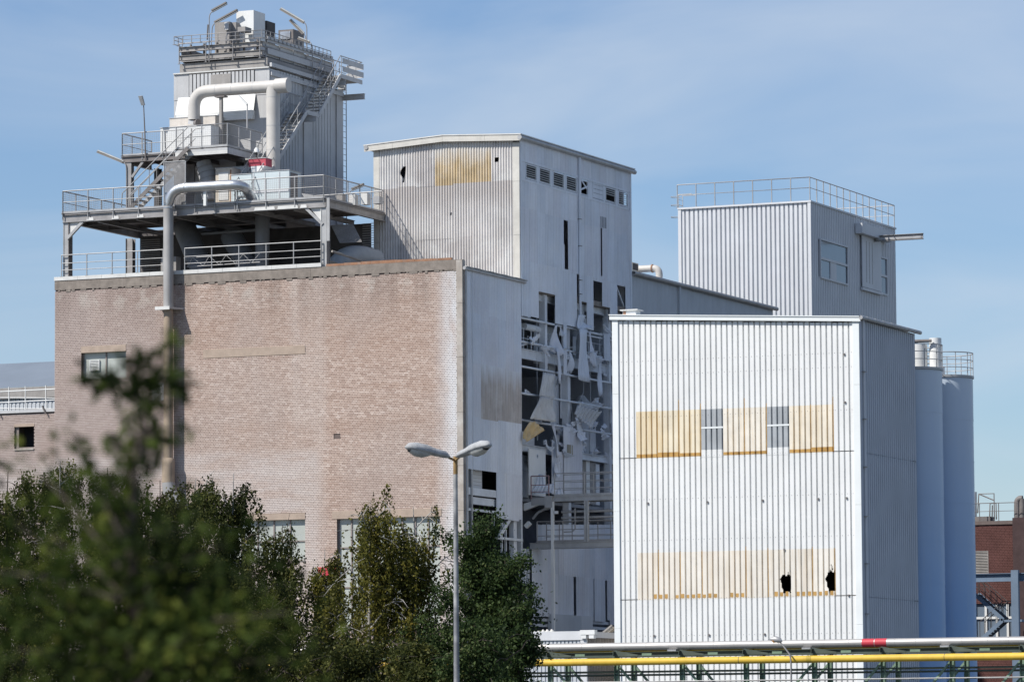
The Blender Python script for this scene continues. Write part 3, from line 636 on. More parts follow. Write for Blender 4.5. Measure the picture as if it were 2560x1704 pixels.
for x, y0, y1, w in ((1373, 735, 925, 0.30), (1429, 760, 1240, 0.34), (1468, 760, 900, 0.2), (1310, 730, 1240, 0.2), (1532, 760, 1240, 0.3)):
    v = vS(x); fr('column', MB().box(-0.55, -0.22, v, v+w, 0 if x in (1429, 1310, 1532) else yS(x, y1), yS(x, y0)))
fr('web_plate', MB().box(-0.75, -0.72, vS(1408), vS(1429), yS(1408, 1060), yS(1408, 935)))
for x in (1347, 1392, 1480, 1523): fr('sag_rod', MB().tube([(UE, vS(x), yS(x, 770)), (UE, vS(x), yS(x, 1100))], 0.012, 5))
fr('bent_pipe', MB().tube([pu(1396, 900, -.5), pu(1396, 938, -.5), pu(1402, 958, -.5), pu(1402, 1045, -.5)], 0.05, 7))
fr('brace', MB().beam(pu(1541, 716, -.1), pu(1560, 768, -.1), 0.05, 0.08))
# floors, inner rails and machinery in the gloom
zf1 = P(1308, 870, u=-0.3)[2]; zf2 = P(1482, 760, u=-.3)[2]; zf3 = yS(1312, 1236); zf4 = yS(1308, 1109)
for z in (zf1, zf2, zf3, zf4): MB().box(TU0+0.3, -0.55, VT+0.4, VB-0.3, z-0.26, z-0.1).build('floor_slab', M('dusty_slab', (0.30, 0.31, 0.33), 0.95, var=0.2), tw)
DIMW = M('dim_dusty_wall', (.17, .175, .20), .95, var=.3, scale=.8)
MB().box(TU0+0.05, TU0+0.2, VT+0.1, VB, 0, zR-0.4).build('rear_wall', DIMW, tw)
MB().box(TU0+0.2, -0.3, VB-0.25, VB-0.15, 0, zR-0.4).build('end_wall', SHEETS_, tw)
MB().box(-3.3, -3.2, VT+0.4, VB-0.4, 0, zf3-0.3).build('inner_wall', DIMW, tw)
railing(tw, [(-0.62, VT+0.8, zf1), (-0.62, VT+5.6, zf1)], 1.05, INNER, 0.9, (1.0, 0.55), 0.028)
railing(tw, [(-0.62, vS(1470), zf1), (-0.62, VB-0.6, zf1)], 1.05, INNER, 0.8, (1.0, 0.5), 0.028)
inn = lambda nm, mb, mt=INNER: mb.build(nm, mt, tw)
inn('pipe', MB().tube([pu(1310, 815, -.6), pu(1348, 824, -.6)], 0.17, 10))
inn('pipe', MB().tube([pu(1352, 715, -.7), pu(1354, 765, -.7), pu(1352, 775, -.7), pu(1352, 835, -.7)], 0.04, 6))
inn('cable_tray', MB().box(-1.2, -0.7, VT+0.8, VT+4.2, yS(1350, 752), yS(1350, 747)))
inn('duct', MB().box(-2.2, -0.9, vS(1346), vS(1372), yS(1346, 750), yS(1346, 718)))
inn('switch_box', MB().box(-1.4, -1.0, vS(1366), vS(1373), yS(1366, 795), yS(1366, 783)))
inn('partition', MB().box(-1.6, -1.5, VT+0.3, vS(1338), zf1, yS(1310, 790)))
inn('partition', MB().box(-2.4, -2.2, vS(1392), vS(1410), zf1, yS(1395, 805)))
inn('tank', MB().tube([(-1.6, vS(1505), zf1+0.1), (-1.6, vS(1505), zf1+2.0)], 0.7, 14))
inn('tank', MB().tube([(-2.0, vS(1337), zf4), (-2.0, vS(1337), zf4+2.6)], 0.75, 14))
inn('hopper', MB().tube([(-1.6, vS(1524), yS(1524, 1180)), (-1.6, vS(1524), yS(1524, 1020)), (-1.6, vS(1524), yS(1524, 985))], [0.75, 0.75, 0.15], 14))
inn('pipe', MB().tube([pu(1389, 1150, -.5), pu(1389, 1095, -.5), pu(1396, 1090, -.7), pu(1402, 1094, -.9)], 0.2, 10))
for i in range(26):
    z = random.choice([zf1, zf4, zf3]); y = random.uniform(VT+1, VB-1); x = random.uniform(-5.5, -1.0); hgt = random.uniform(.8, 2.3)
    if random.random() < .6: inn('pipe', MB().tube([(x, y, z), (x, y, z+hgt), (x-random.uniform(.2, .8), y+random.uniform(-.6, .6), z+hgt+.1)], random.uniform(.03, .09), 6))
    else: inn('machine_case', MB().box(x-.3, x+.3, y-.35, y+.35, z, z+hgt*.6), GRIME)
for i in range(40):
    z = random.choice([zf1, zf4, zf3, zf2, zf1]); y = random.uniform(VT+.4, VB-.6); x = random.uniform(-1.6, -.6); hgt = random.uniform(.6, 2.0); k = random.random()
    if k < .45: inn('pipe', MB().tube([(x, y, z-.1), (x, y, z+hgt), (x, y+random.uniform(-.9, .9), z+hgt+random.uniform(-.15, .15))], random.uniform(.02, .05), 6))
    elif k < .8: inn('conduit', MB().tube([(x, y, z+hgt), (x, y+random.uniform(.8, 2.5), z+hgt+random.uniform(-.05, .05))], random.uniform(.02, .045), 6))
    else: inn('bracket_plate', MB().beam((x, y, z+hgt*.5), (x, y+random.uniform(.3, .8), z+hgt*.5+random.uniform(-.4, .4)), .03, random.uniform(.1, .3)))
for i in range(46):
    y = random.uniform(VT+.5, VB-1.5); z = random.choice([yS(1310, 983), yS(1310, 1050), zf1, zf4])+random.uniform(-.1, .2); a = random.uniform(-.9, .9)
    c = V3(random.uniform(-.5, .15), y, z); d = V3(random.uniform(-.2, .3), math.cos(a), math.sin(a))*random.uniform(.25, .8); e = V3(.1, -math.sin(a), math.cos(a))*random.uniform(.12, .45)
    patch('torn_sheet', tw, SHEETS_, [c, c+d, c+d+e, c+e], 3, .07, random.uniform(-.1, .1), jag=.06)
for x1, x2, y1, y2, o in ((1310, 1332, 805, 868, -1.0), (1395, 1408, 815, 905, -1.3), (1450, 1466, 765, 830, -.9), (1484, 1502, 790, 812, -.8), (1486, 1500, 838, 884, -1.2), (1310, 1326, 925, 975, -1.0), (1330, 1348, 960, 1040, -1.6), (1412, 1428, 815, 930, -.9), (1490, 1530, 1000, 1018, -1.0), (1340, 1376, 1075, 1112, -.9), (1470, 1530, 1150, 1236, -1.4), (1366, 1380, 1110, 1160, -1.0), (1330, 1372, 1130, 1236, -1.2)):
    inn('pale_partition', MB().box(o-.05, o, vS(x1), vS(x2), yS(x1, y2), yS(x1, y1)))
for i in range(34):
    y = random.uniform(VT+.5, VB-1.0); z = random.choice([yS(1310, 795), yS(1310, 854), yS(1310, 916), yS(1310, 983), yS(1310, 1050)]); ln = random.uniform(.5, 2.2)
    c = V3(random.uniform(-.2, .12), y, z); k = random.random()
    if k < .5: inn('hanging_wire', MB().tube([c, c+V3(random.uniform(-.1, .1), random.uniform(-.25, .25), -ln*.6), c+V3(random.uniform(-.2, .2), random.uniform(-.5, .5), -ln)], .012, 5))
    else: patch('hanging_strip', tw, SHV, [c, c+V3(0, random.uniform(.18, .4), 0), c+V3(random.uniform(-.2, .3), .3+random.uniform(-.3, .3), -ln), c+V3(random.uniform(-.2, .3), random.uniform(-.2, .1), -ln*.9)], 2, .06, random.uniform(-.12, .12), jag=.05)
dz = yS(1324, 1236)
inn('door_leaf', MB().box(-0.12, -0.06, vS(1324), vS(1365), dz, yS(1324, 1120)), WPAN)
lg = MB(); c = pu(1344, 1140, -0.05); n = 20
for k in range(n):
    a0, a1 = 2*math.pi*k/n, 2*math.pi*(k+1)/n
    lg.add([c+V3(0, math.cos(a)*r, math.sin(a)*r) for a, r in ((a0, .095), (a1, .095), (a1, .072), (a0, .072))], [(0, 1, 2, 3)])
for p, q in (((-.03, .045), (0.0, -.045)), ((.03, .045), (0.0, -.045))): lg.beam(c+V3(0, p[0], p[1]), c+V3(0, q[0], q[1]), 0.004, 0.014, (1, 0, 0))
inn('round_emblem', lg, M('blue_emblem', (0.16, 0.25, 0.36), .7))
inn('rust_window', MB().box(0.045, 0.06, vS(1414), vS(1428), yS(1414, 1136), yS(1414, 1110)), M('tan_glazing', (0.30, 0.27, 0.20), .6, var=.2, streak=.5))
for i, x in enumerate((1486, 1496, 1510)): inn('machine_case', MB().box(-1.2, -0.5, vS(x), vS(x+9), zf3, yS(x, 1150+4*i)), [WPAN, GRIME, INNER][i])
# louvred window strip high on the shaded side
zz0, zz1 = lb+0.12, lt-0.1
fw_ = MB(); vL, vR = vS(1309, 420), vS(1568, 490)
fw_.box(0.0, 0.06, VT+0.08, VB-0.3, lb-0.03, lb+0.09); fw_.box(0.0, 0.06, VT+0.08, VB-0.3, lt-0.07, lt+0.05)
strip = fw_.build('louvre_strip', SHEETS_, tw)
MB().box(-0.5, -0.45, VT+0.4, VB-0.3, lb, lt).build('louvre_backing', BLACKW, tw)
for i, (xa, xb, kind) in enumerate(((1312, 1341, 0), (1346, 1375, 0), (1380, 1409, 0), (1413, 1441, 0), (1449, 1469, 2), (1479, 1507, 1), (1511, 1538, 0), (1543, 1568, 0))):
    a, b = vS(xa, 430), vS(xb, 450); m = MB()
    m.box(-0.02, 0.05, a, a+0.09, zz0, zz1).box(-0.02, 0.05, b-0.09, b, zz0, zz1).box(-0.02, 0.05, a+.09, b-.09, zz1-0.05, zz1).box(-0.02, 0.05, a+.09, b-.09, zz0, zz0+0.05)
    fo = m.build("louvre_frame", SHEETS_, tw); n = 6; h = (zz1-zz0-.1)/n
    if kind == 1:
        for k in range(4): MB().box(0.0, 0.03, a+.1, b-.1, zz0+.06+k*h*2, zz0+.05+(k+1)*h*2-.01).build('shut_slat', SHEETS_, fo)
    elif kind == 2:
        MB().beam((0.03, a+.1, zz1), (0.05, b-.2, zz0+.35), .03, .09).build('loose_slat', SHEETS_, fo); MB().beam((0.03, a+.1, zz0+.25), (0.06, b-.1, zz0+.5), .03, .09).build('loose_slat', SHEETS_, fo)
    else:
        me = MB().prism([(0.05, 0, 0), (0.05, 0, 0.015), (-0.03, 0, h*.5+.015), (-0.03, 0, h*.5)], (0, b-a-.2, 0)).mesh('slat')
        for k in range(n):
            if i == 6 and k in (1, 2): continue
            so = link('slat', me, SHEETW, fo, (0.0, a+.1, zz0+.05+h*k)); so.rotation_euler = (random.uniform(-.012, .012), 0, 0)
for xa, xb in ((1302, 1312), (1341, 1346), (1375, 1380), (1409, 1413), (1441, 1449), (1469, 1479), (1507, 1511), (1538, 1543), (1568, 1574)):
    MB().box(-.01, .035, max(vS(xa, 430), VT+.165), min(vS(xb, 440), VB-.21), lb+.092, lt-.072).build('mullion_panel', SHEETS_, tw)
vp = vS(1444, 500)
MB().tube([(0.12, vp, zR), (0.10, vp, yS(1444, 690)), (0.10, vp, yS(1444, 828))], 0.075, 8).build('downpipe', SHEETS_, tw)
MB().box(-0.02, 0.07, VB-0.2, VB, yS(1575, 680)-4, zR-.1).build('corner_trim', SHEETS_, tw)
MB().box(-0.02, 0.05, VT+0.001, VT+0.16, yS(1306, 790), zR-.1).build('corner_trim', SHEETS_, tw)
for y in (548, 615, 700, 735): MB().box(0.02, 0.2, vp-0.1, vp+0.1, yS(1444, y)-.02, yS(1444, y)+.02).build('pipe_clip', GALV, tw)
# low wall of the tower foot: plain apron and dark gaps
MB().box(-0.02, 0.35, vS(1366), vS(1437, 1540), yS(1366, 1590), yS(1366, 1534)).build('apron', HALLW, tw)
MB().box(-0.1, 0.35, vS(1437, 1540)+.01, vS(1466, 1540), yS(1366, 1590), yS(1366, 1534)).build('apron', LGREY, tw)
for y in (1547, 1561): MB().box(-0.3, -0.05, VT+.2, VB-.1, yS(1340, y)-.07, yS(1340, y)+.07).build('purlin', INNER, tw)
for x in (1313, 1322): MB().box(-0.3, -0.1, vS(x), vS(x)+.18, 0, yS(x, 1370)).build('column', INNER, tw)
for y in (1395, 1411, 1425, 1470, 1497): MB().box(-0.26, -0.12, VT+.1, vS(1328), yS(1310, y)-.035, yS(1310, y)+.035).build('ladder_rung', INNER, tw)

# ------------------------------------------------------------------ walkway bridge from the tower to the white building
WV = 7.95
wk = thing('walkway_bridge', 'two-level steel walkway bridging the torn tower and the white building', 'walkway', (2.3, WV+.5, 0))
zu = float(P(1450, 1238, v=WV)[2]); zl = float(P(1450, 1354, v=WV)[2])
uL = 0.12; uR = 4.55
MB().ibeam((uL+.9, WV, zu-.13), (uR, WV, zu-.13), .26, .12, .02).build('edge_beam', GALVL, wk)
MB().box(uL, uL+.9, WV-.05, WV+.05, zu-.42, zu-.05).build('edge_beam', GALVL, wk)
MB().box(uL+.75, uL+1.15, WV-.12, WV+.06, zu-.55, zu+.02).build('splice_plate', GALVL, wk)
MB().box(uL, uR, WV+.06, WV+1.15, zu-.03, zu).build('deck', GALV, wk)
MB().ibeam((uL-.1, WV, zl-.14), (uR, WV, zl-.14), .30, .12, .02).build('edge_beam', GALVL, wk)
MB().box(uL, uR, WV+.06, WV+1.15, zl-.03, zl).build('deck', GALV, wk)
MB().ibeam((uL, WV+1.2, zu-.13), (uR, WV+1.2, zu-.13), .26, .12, .02).build('edge_beam', GALVL, wk)
MB().ibeam((uL, WV+1.2, zl-.13), (uR, WV+1.2, zl-.13), .26, .12, .02).build('edge_beam', GALVL, wk)
for x in (1382, 1464, 1470):
    u = float(P(x, 1300, v=WV)[0]); MB().box(u-.07 if x == 1382 else u-.045, u+.07 if x == 1382 else u+.045, WV-.09, WV+.05, 0 if x == 1382 else zl, zu-.26).build('post', WPAN if x == 1382 else GALVL, wk)
railing(wk, [(uL+1.25, WV-.02, zu), (uR, WV-.02, zu)], 1.12, GALVL, 1.3, (1.0, .66, .33), .03, toe=.1)
railing(wk, [(uL, WV-.04, zu-.1), (uL+.95, WV-.04, zu-.1)], 1.12, M('pinkish_primer', (.30, .20, .20), .7, var=.2), .9, (1.0, .6, .3), .03)
railing(wk, [(uL+1.25, WV+1.17, zu), (uR, WV+1.17, zu)], 1.12, GALVL, 1.3, (1.0, .66, .33), .026)
railing(wk, [(uL+.3, WV-.02, zl), (uR, WV-.02, zl)], 1.05, GALV, 1.35, (1.0, .33), .028, toe=.12)
railing(wk, [(uL+.3, WV+1.17, zl), (uR, WV+1.17, zl)], 1.05, GALV, .7, (1.0, .66, .33), .024)
for k, zz in enumerate((zu-.75, zu-1.05)): MB().tube([(uL+1.4, WV+.5, zz), (uR, WV+.5, zz)], .07, 8).build('service_pipe', GALVL, wk)
MB().tube([(uL+2.2, WV+.3, zu-.6), (uL+2.2, WV+.3, zu-1.6), (uL+2.05, WV+.3, zu-1.75), (uL+1.6, WV+.3, zu-1.75)], .035, 6).build('service_pipe', GALVL, wk)
ap = [P(x, y, v=WV+.4) for x, y in ((1332, 1296), (1345, 1280), (1362, 1272), (1382, 1266))]
MB().tube(ap, .07, 8).build('bent_conduit', GALVL, wk)
MB().prism([P(1309, 1258, v=WV), P(1352, 1246, v=WV), P(1352, 1258, v=WV), P(1309, 1276, v=WV)], (0, .25, 0)).build('bracket_plate', WPAN, wk)
c = P(1320, 1311, v=WV-.1); MB().beam(c-V3(.12, 0, .1), c+V3(.1, 0, .1), .22, .2).build('junction_box', WPAN, wk)
c = P(1391, 1280, v=WV-.05); MB().box(c[0]-.08, c[0]+.08, c[1]-.06, c[1]+.06, c[2]-.07, c[2]+.07).build('junction_box', WPAN, wk)
# loose sheets blown onto the walkway
def loose(lbl, cs, waves, mat=SHEETS_, off=WV+.3):
    o = patch('fallen_sheet', None, mat, [P(x, y, v=off+dv) for x, y, dv in cs], waves, .07, .06, jag=.03); tag(o, lbl, 'metal sheet', None); return o
loose('torn corrugated sheet leaning on the white door above the walkway', ((1345, 1184, .6), (1360, 1188, .6), (1362, 1222, .2), (1336, 1212, .3)), 3)
loose('flattened corrugated sheet lying on the walkway deck', ((1337, 1214, .2), (1390, 1208, .6), (1382, 1234, .1), (1328, 1231, .1)), 6)
loose('small crumpled sheet scrap beside the walkway post', ((1392, 1220, .7), (1402, 1218, .8), (1414, 1234, .3), (1388, 1236, .2)), 2)
# ------------------------------------------------------------------ long low hall behind the tower
HV1 = float(P(1932, 772, u=0)[1]); HZ = float(P(1575, 683, u=0)[2])
hl = thing('long_hall', 'long low grey sheet-clad hall running back from the torn tower', 'building', (-4, (VB+HV1)/2, 0))
for a, b in cut(VB+.02, HV1, 1.0):
    for z0, z1 in ((HZ-6.2, HZ-.02), (HZ-12.4, HZ-6.15)): sheet('wall_sheet', hl, HALLW, 'S', 0.0, a, b+.005, z0, z1, TRAP, .2, .03)
MB().box(-7.8, -.06, VB+.02, HV1-.05, 0, HZ-.1).build('hall_core', HALLW, hl)
MB().prism([(.25, VB+.02, HZ), (-4, VB+.02, HZ+.5), (-8.1, VB+.02, HZ), (-8.1, VB+.02, HZ+.06), (-4, VB+.02, HZ+.57), (.25, VB+.02, HZ+.06)], (0, HV1-VB, 0)).build('roof', LGREY, hl)
MB().tube([(.14, VB+.02, HZ+.02), (.14, HV1+.3, HZ+.02)], .12, 8).build('gutter', GALV, hl)
vq = vS(1695, 750); MB().tube([(.11, vq, HZ), (.11, vq, 3)], .07, 8).build('downpipe', HALLW, hl)
PVv = 27.0; ep = [P(x, y, v=PVv) for x, y in ((1590, 673), (1632, 672))]
zc = HZ+.3
tb = MB(); a, b = ep; c = P(1648, 671, v=PVv); b[2] = c[2] = a[2]; d = c.copy(); d[2] = zc
pth = [a, b]+arc(b, c, c-V3(0, 0, .35), 7)[1:]+[d]
vent = tb.tube(pth, .19, 12).build('vent_pipe', WPIPE); tag(vent, 'white elbow vent pipe on the long hall roof', 'pipe')
k = b+(a-b)*.05; MB().tube([k, k+(b-a)/np.linalg.norm(b-a)*.07], .23, 12).build('flange', RUST, vent)
a = P(1576, 655, u=-1.6); b = P(1592, 682, u=-1.6); box_ = MB().box(-2.3, -1.5, a[1], b[1], HZ+.3, a[2]).build('flue_box', CREAM); tag(box_, 'small cream and dark flue box on the long hall roof', 'flue')
MB().box(-1.51, -1.49, a[1]+.1, b[1]-.1, b[2]+.1, a[2]-.05).build('opening', DARK, box_)

# ------------------------------------------------------------------ tall hoist building with roof railing
KV = float(P(2026, 500, u=0)[1]); KZ = float(P(2026, 502, u=0)[2]); KU0 = float(P(1697, 522, v=KV)[0]); KV1 = float(P(2238, 566, u=0)[1])
kb = thing('hoist_building', 'tall light grey ribbed sheet building with a railing round its roof', 'building', (KU0/2, (KV+KV1)/2, 0))
n = 28; pt = (-.16-(KU0+.16))/n; c0 = KU0+.16
for i in range(0, n, 4):
    for z0, z1 in ((KZ-8.2, KZ-.08), (KZ-20, KZ-8.15)): sheet('front_sheet', kb, LGREY, 'F', KV, c0+i*pt, c0+(i+4)*pt-.001, z0, z1, TRAP, pt, .10)
MB().box(-.16, .03, KV-.07, KV+.02, 0, KZ-.05).build('corner_trim', LGREY, kb); MB().box(KU0-.03, KU0+.16, KV-.07, KV+.02, 0, KZ-.05).build('corner_trim', LGREY, kb)
kwin = [(float(P(2049, 600, u=0)[1]), float(P(2117, 620, u=0)[1]), yS(2049, 692), yS(2049, 598)), (float(P(2199, 650, u=0)[1]), float(P(2216, 655, u=0)[1]), yS(2199, 732), yS(2199, 643))]
hk = lambda y, z: any(q[0] < y < q[1] and q[2] < z < q[3] for q in kwin)
for a, b in cut(KV+.03, KV1-.02, 1.24):
    zs_ = sorted(set([KZ-20, KZ-.08]+[z for q in kwin if q[0] < b and q[1] > a for z in q[2:]]))
    for z0, z1 in zip(zs_[:-1], zs_[1:]):
        if hk(min(max((a+b)/2, 0), 1e9), (z0+z1)/2): continue
        sheet('side_sheet', kb, LGREY, 'S', 0.0, a, b+.003, z0, z1, TRAP, .31, .08)
MB().box(KU0+.1, -.12, KV+.12, KV1, 0, KZ-.15).build('core', BLACKW, kb)
MB().box(KU0-.05, .06, KV-.10, KV1+.05, KZ-.08, KZ+.02).build('roof_edge', LGREY, kb)
for q in kwin:
    a, b, z0, z1 = q; m = MB(); f_ = .08
    m.box(-.05, .07, a-.05, a+.05, z0-.06, z1+.06).box(-.05, .07, b-.05, b+.05, z0-.06, z1+.06).box(-.05, .09, a+.05, b-.05, z1-.03, z1+.07).box(-.05, .09, a+.05, b-.05, z0-.07, z0+.03)
    zm = z0+(z1-z0)*.50; m.box(-.05, .08, a+.05, b-.05, zm-.06, zm+.08)
    wf = m.build('window', LGREY, kb)
    for c, d in ((z0+.03, zm-.06), (zm+.08, z1-.03)):
        for s_, e_ in ((a+.05, a+(b-a)*.36), (a+(b-a)*.36, a+(b-a)*.58), (a+(b-a)*.58, b-.05)) if c < zm else ((a+.05, b-.05),): MB().box(-.02, 0.0, s_+.01, e_-.01, c, d).build('pane', PANEB, wf)
    if b-a > 3: MB().box(0, .04, a+(b-a)*.36, a+(b-a)*.58, z0+.03, zm-.06).box(.03, .05, a+(b-a)*.38, a+(b-a)*.56, z0+.1, zm-.13).build('opening_sash', LGREY, wf)
dv0, dv1 = float(P(2150, 640, u=0)[1]), float(P(2197, 650, u=0)[1]); dz0, dz1 = yS(2150, 716), yS(2150, 588)
dr = MB().box(.1, .16, dv0, dv0+(dv1-dv0)*.55, dz0, dz1).build('sliding_door', LGREY, kb); MB().box(.1, .15, dv0+(dv1-dv0)*.56, dv1, dz0, dz1).build('sliding_door', LGREY, kb)
for k in range(3): MB().box(.162, .175, dv0+.7+k*.55, dv0+.75+k*.55, dz0+.3, dz1-.3).build('seam', GALV, dr)
MB().box(.08, .2, dv0-.1, dv1+.1, dz0-.2, dz0-.04).build('door_sill', LGREY, kb)
MB().box(.05, .5, float(P(2136, 560, u=0)[1]), float(P(2212, 585, u=0)[1]), yS(2136, 583), yS(2136, 558)).build('door_track_hood', LGREY, kb)
hb = P(2180, 597, u=0); hz = float(hb[2]); hu = float(P(2308, 588, v=hb[1])[0])
hbm = MB().ibeam((.05, hb[1], hz), (hu, hb[1], hz), .36, .24, .03).build('hoist_beam', GALV, kb)
MB().box(.3, hu-.1, hb[1]-.14, hb[1]-.10, hz-.12, hz+.02).build('beam_stiffener', GALVL, hbm)
RH = float(P(2026, 444, u=0)[2])-KZ
railing(kb, [(KU0-.08, KV-.02, KZ+.02), (-.02, KV-.02, KZ+.02), (-.02, KV1-.1, KZ+.02)], RH, GALVL, 1.22, (1.0, .55), .032, name='roof_railing')
railing(kb, [(KU0+2.0, KV1-.1, KZ+.02), (-.02, KV1-.1, KZ+.02)], RH, GALVL, 1.3, (1.0, .55), .03, name='roof_railing')
# cat ladder top on the left edge
lz = KZ-1.6
ca = MB()
for dv in (.6, 1.3): ca.tube([(KU0-.25, KV+dv, lz-8), (KU0-.25, KV+dv, KZ+.9)]+[(KU0+.6, KV+dv, KZ+.9)], .025, 6)
for zz in np.arange(lz-8, KZ+.8, .3): ca.tube([(KU0-.25, KV+.6, zz), (KU0-.25, KV+1.3, zz)], .014, 5)
for zz in (KZ-.4, KZ+.3, KZ+.8): ca.tube([(KU0-.25, KV+.6, zz), (KU0-.75, KV+.65, zz), (KU0-.85, KV+.95, zz), (KU0-.75, KV+1.25, zz), (KU0-.25, KV+1.3, zz)], .018, 5)
ca.build('cat_ladder', GALVL, kb)

# ------------------------------------------------------------------ white building in front
DW = 207.0
w_ = P(2147, 790, d=DW); U2, V2 = float(w_[0]), float(w_[1]); U1 = float(P(1531, 785, v=V2)[0]); V3_ = float(P(2287, 832, u=U2)[1])
wz = lambda x, y: float(P(x, y, v=V2)[2]); wu = lambda x, y=1100: float(P(x, y, v=V2)[0])
wt = thing('white_building', 'white ribbed sheet building with two rust-stained bands of panels', 'building', ((U1+U2)/2, (V2+V3_)/2, 0))
zlt, zrt = wz(1531, 789), wz(2150, 793)
band1 = (wu(1591), wu(2085), wz(1591, 1146), wz(1591, 1029)); band2 = (wu(1594, 1400), wu(2090, 1400), wz(1594, 1500), wz(1594, 1381.5))
seam1, seam2 = wz(1544, 1147), wz(1545, 1500)
pt = (band1[1]-band1[0])/36.0; x0 = band1[0]-4*pt; npan = 11
xe = U2-.30
hw = [(FR(1954, 1437, 1978, 1480, V2)), (FR(2067, 1427, 2091, 1479, V2)), (FR(2077, 1411, 2083, 1424, V2)), (FR(1967, 1432, 1973, 1440, V2))]
def hwf(x, z):
    for q in hw:
        e = .05*math.sin(z*7)+.03*math.sin(z*17+1)
        if q[0]+e < x < q[1]-e*.6 and q[2]+.05*math.sin(x*19) < z < q[3]+.05*math.sin(x*27): return True
    return False
for i in range(-1, npan+1):
    a = max(U1+.30, x0+i*4*pt); b = min(xe, x0+(i+1)*4*pt)
    if b-a < .05: continue
    ztp = zlt+(zrt-zlt)*((a+b)/2-U1)/(U2-U1)-.28
    inb = 1 <= i <= 9
    segs = [(seam1 if not inb else band1[3], ztp, WHITE, None), (seam2 if not inb else band2[3], seam1, WHITE, None), (0.02, seam2, WHITE, None)]
    if inb:
        segs.append((seam1, band1[3], GREYTR if i in (4, 7) else (CREAMS[0] if i == 1 else CREAMS[1] if i in (2, 3) else random.choice(CREAMS[2:])), None))
        segs.append((seam2, band2[3], random.choice(PALES), hwf if any(q[0] < b and q[1] > a for q in hw) else None))
    for z0, z1, m, h in segs:
        sheet('front_sheet' if m is WHITE else 'stained_panel' if m is not GREYTR else 'clear_panel', wt, m, 'F', V2, a, b, z0, z1+(.04 if m is WHITE else 0), TRAPN, pt, .095, hole=h, nz_=36 if h else 1, off=0.0 if m is WHITE else .004)
    if inb and i not in (4, 7):
        sheet('rusty_hem', wt, OCHREB, 'F', V2, a, b, seam1+.02, seam1+random.uniform(.16, .26), TRAPN, pt, .095, off=.008)
    elif inb:
        MB().box(a, b, V2-.015, V2-.010, seam1+1.3, seam1+1.38).build('crossbar', WHITE2, wt); sheet('white_hem', wt, WHITE, 'F', V2, a, b, seam1-.05, seam1+.3, TRAPN, pt, .095, off=.008)
    if inb and i not in (4, 7):
        for zz0, zz1 in ((seam1+.05, band1[3]+random.uniform(0, .5)), (seam2+.05, band2[3]+random.uniform(0, .4))):
            MB().box(b-.035, b-.012, V2-.012, V2-.003, zz0, zz1).build('rust_run', OCHREB, wt)
    if inb:
        for k in range(4):
            if random.random() < .75: sheet('rusty_hem', wt, OCHREB, 'F', V2, a+k*pt, a+k*pt+pt*random.uniform(.5, .62), seam2+.05, seam2+random.uniform(.2, .27), TRAPN, pt, .095, off=.008)
for zz in list(np.arange(1.5, zrt-.5, 1.9)): pass
for (p, q, nm) in ((U1, U1+.30, 'corner_trim'), (U2-.30, U2+.02, 'corner_trim')):
    zc = [zlt-.2 if p < U1+.1 else zrt-.15, wz(1540, 985), wz(1540, 1278), wz(1540, 1570), 0]
    for c, d in zip(zc[:-1], zc[1:]): MB().box(p, q, V2-.075, V2+.02, d+.004, c-.004).build(nm, WHITE2, wt)
# screws in rows: fine stuff
sc = MB()
for zz in (wz(1545, 905), wz(1545, 940), wz(1545, 1045), wz(1545, 1145), wz(1545, 1250), wz(1545, 1352), wz(1545, 1498), wz(1545, 1590)):
    for i in range(47):
        x = x0+i*pt+pt*.3
        if U1+.3 < x < xe: sc.box(x-.012, x+.012, V2-.012, V2+.0, zz-.012, zz+.012)
tag(sc.build('screw_heads', GALV, wt), kind='stuff')
for i, (x, y) in enumerate(((1620, 1257), (1769, 1254), (1907, 1250), (2046, 1246), (2117, 1244), (2111, 885), (2113, 1005), (2122, 1487), (1961, 1373), (1636, 1588), (1773, 1586), (1912, 1584))):
    q = P(x, y, v=V2); MB().box(q[0]-.035, q[0]+.035, V2-.06, V2-.0, q[2]-.05, q[2]+.04).build('dark_clip', DSTEEL, wt)
MB().box(U1+.05, U1+.11, V2+.15, V3_-.1, 0, zlt-.3).build('left_wall', LGREY, wt)
MB().box(U1+.05, U2-.05, V3_-.1, V3_-.02, 0, zrt-.3).build('rear_wall', LGREY, wt)
MB().box(U1+.2, U2-.2, V2+2.5, V2+2.6, 0, zrt-.4).build('inner_wall', BLACKW, wt)
MB().prism([(U1-.1, V2-.16, zlt-.2), (U2+.12, V2-.16, zrt-.2), (U2+.12, V2-.16, zrt+.0), (U1-.1, V2-.16, zlt+.0)], (0, .1, 0)).build('fascia', WHITE2, wt)
MB().prism([(U1-.12, V2-.2, zlt+.004), (U2+.14, V2-.2, zrt+.004), (U2+.14, V2-.2, zrt+.05), (U1-.12, V2-.2, zlt+.05)], (0, V3_-V2+.5, 0)).build('roof', WHITE2, wt)
gtr = MB().tube([(U2+.16, V2-.2, zrt-.02), (U2+.16, V3_+.35, zrt-.02)], .10, 8).build('gutter', GALVL, wt)
for k in range(7): MB().tube([(U2+.16, V2+.6+k*1.2, zrt-.02), (U2+.16, V2+.66+k*1.2, zrt-.02)], .112, 8).build('gutter_bracket', GALVL, gtr)
z1_, z2_ = float(P(2166, 1133, u=U2)[2]), float(P(2166, 1492, u=U2)[2])
for a, b in cut(V2+.5, V3_-.02, 1.2):
    for z0, z1 in ((z1_, zrt-.1), (z2_, z1_+.04), (0.02, z2_+.04)): sheet('side_sheet', wt, WSHADE, 'S', U2, a, b, z0, z1, TRAP, .3, .09)
MB().box(U2-.02, U2+.03, V2+.03, V2+.5, 0, zrt-.1).build('corner_flat', WSHADE, wt)
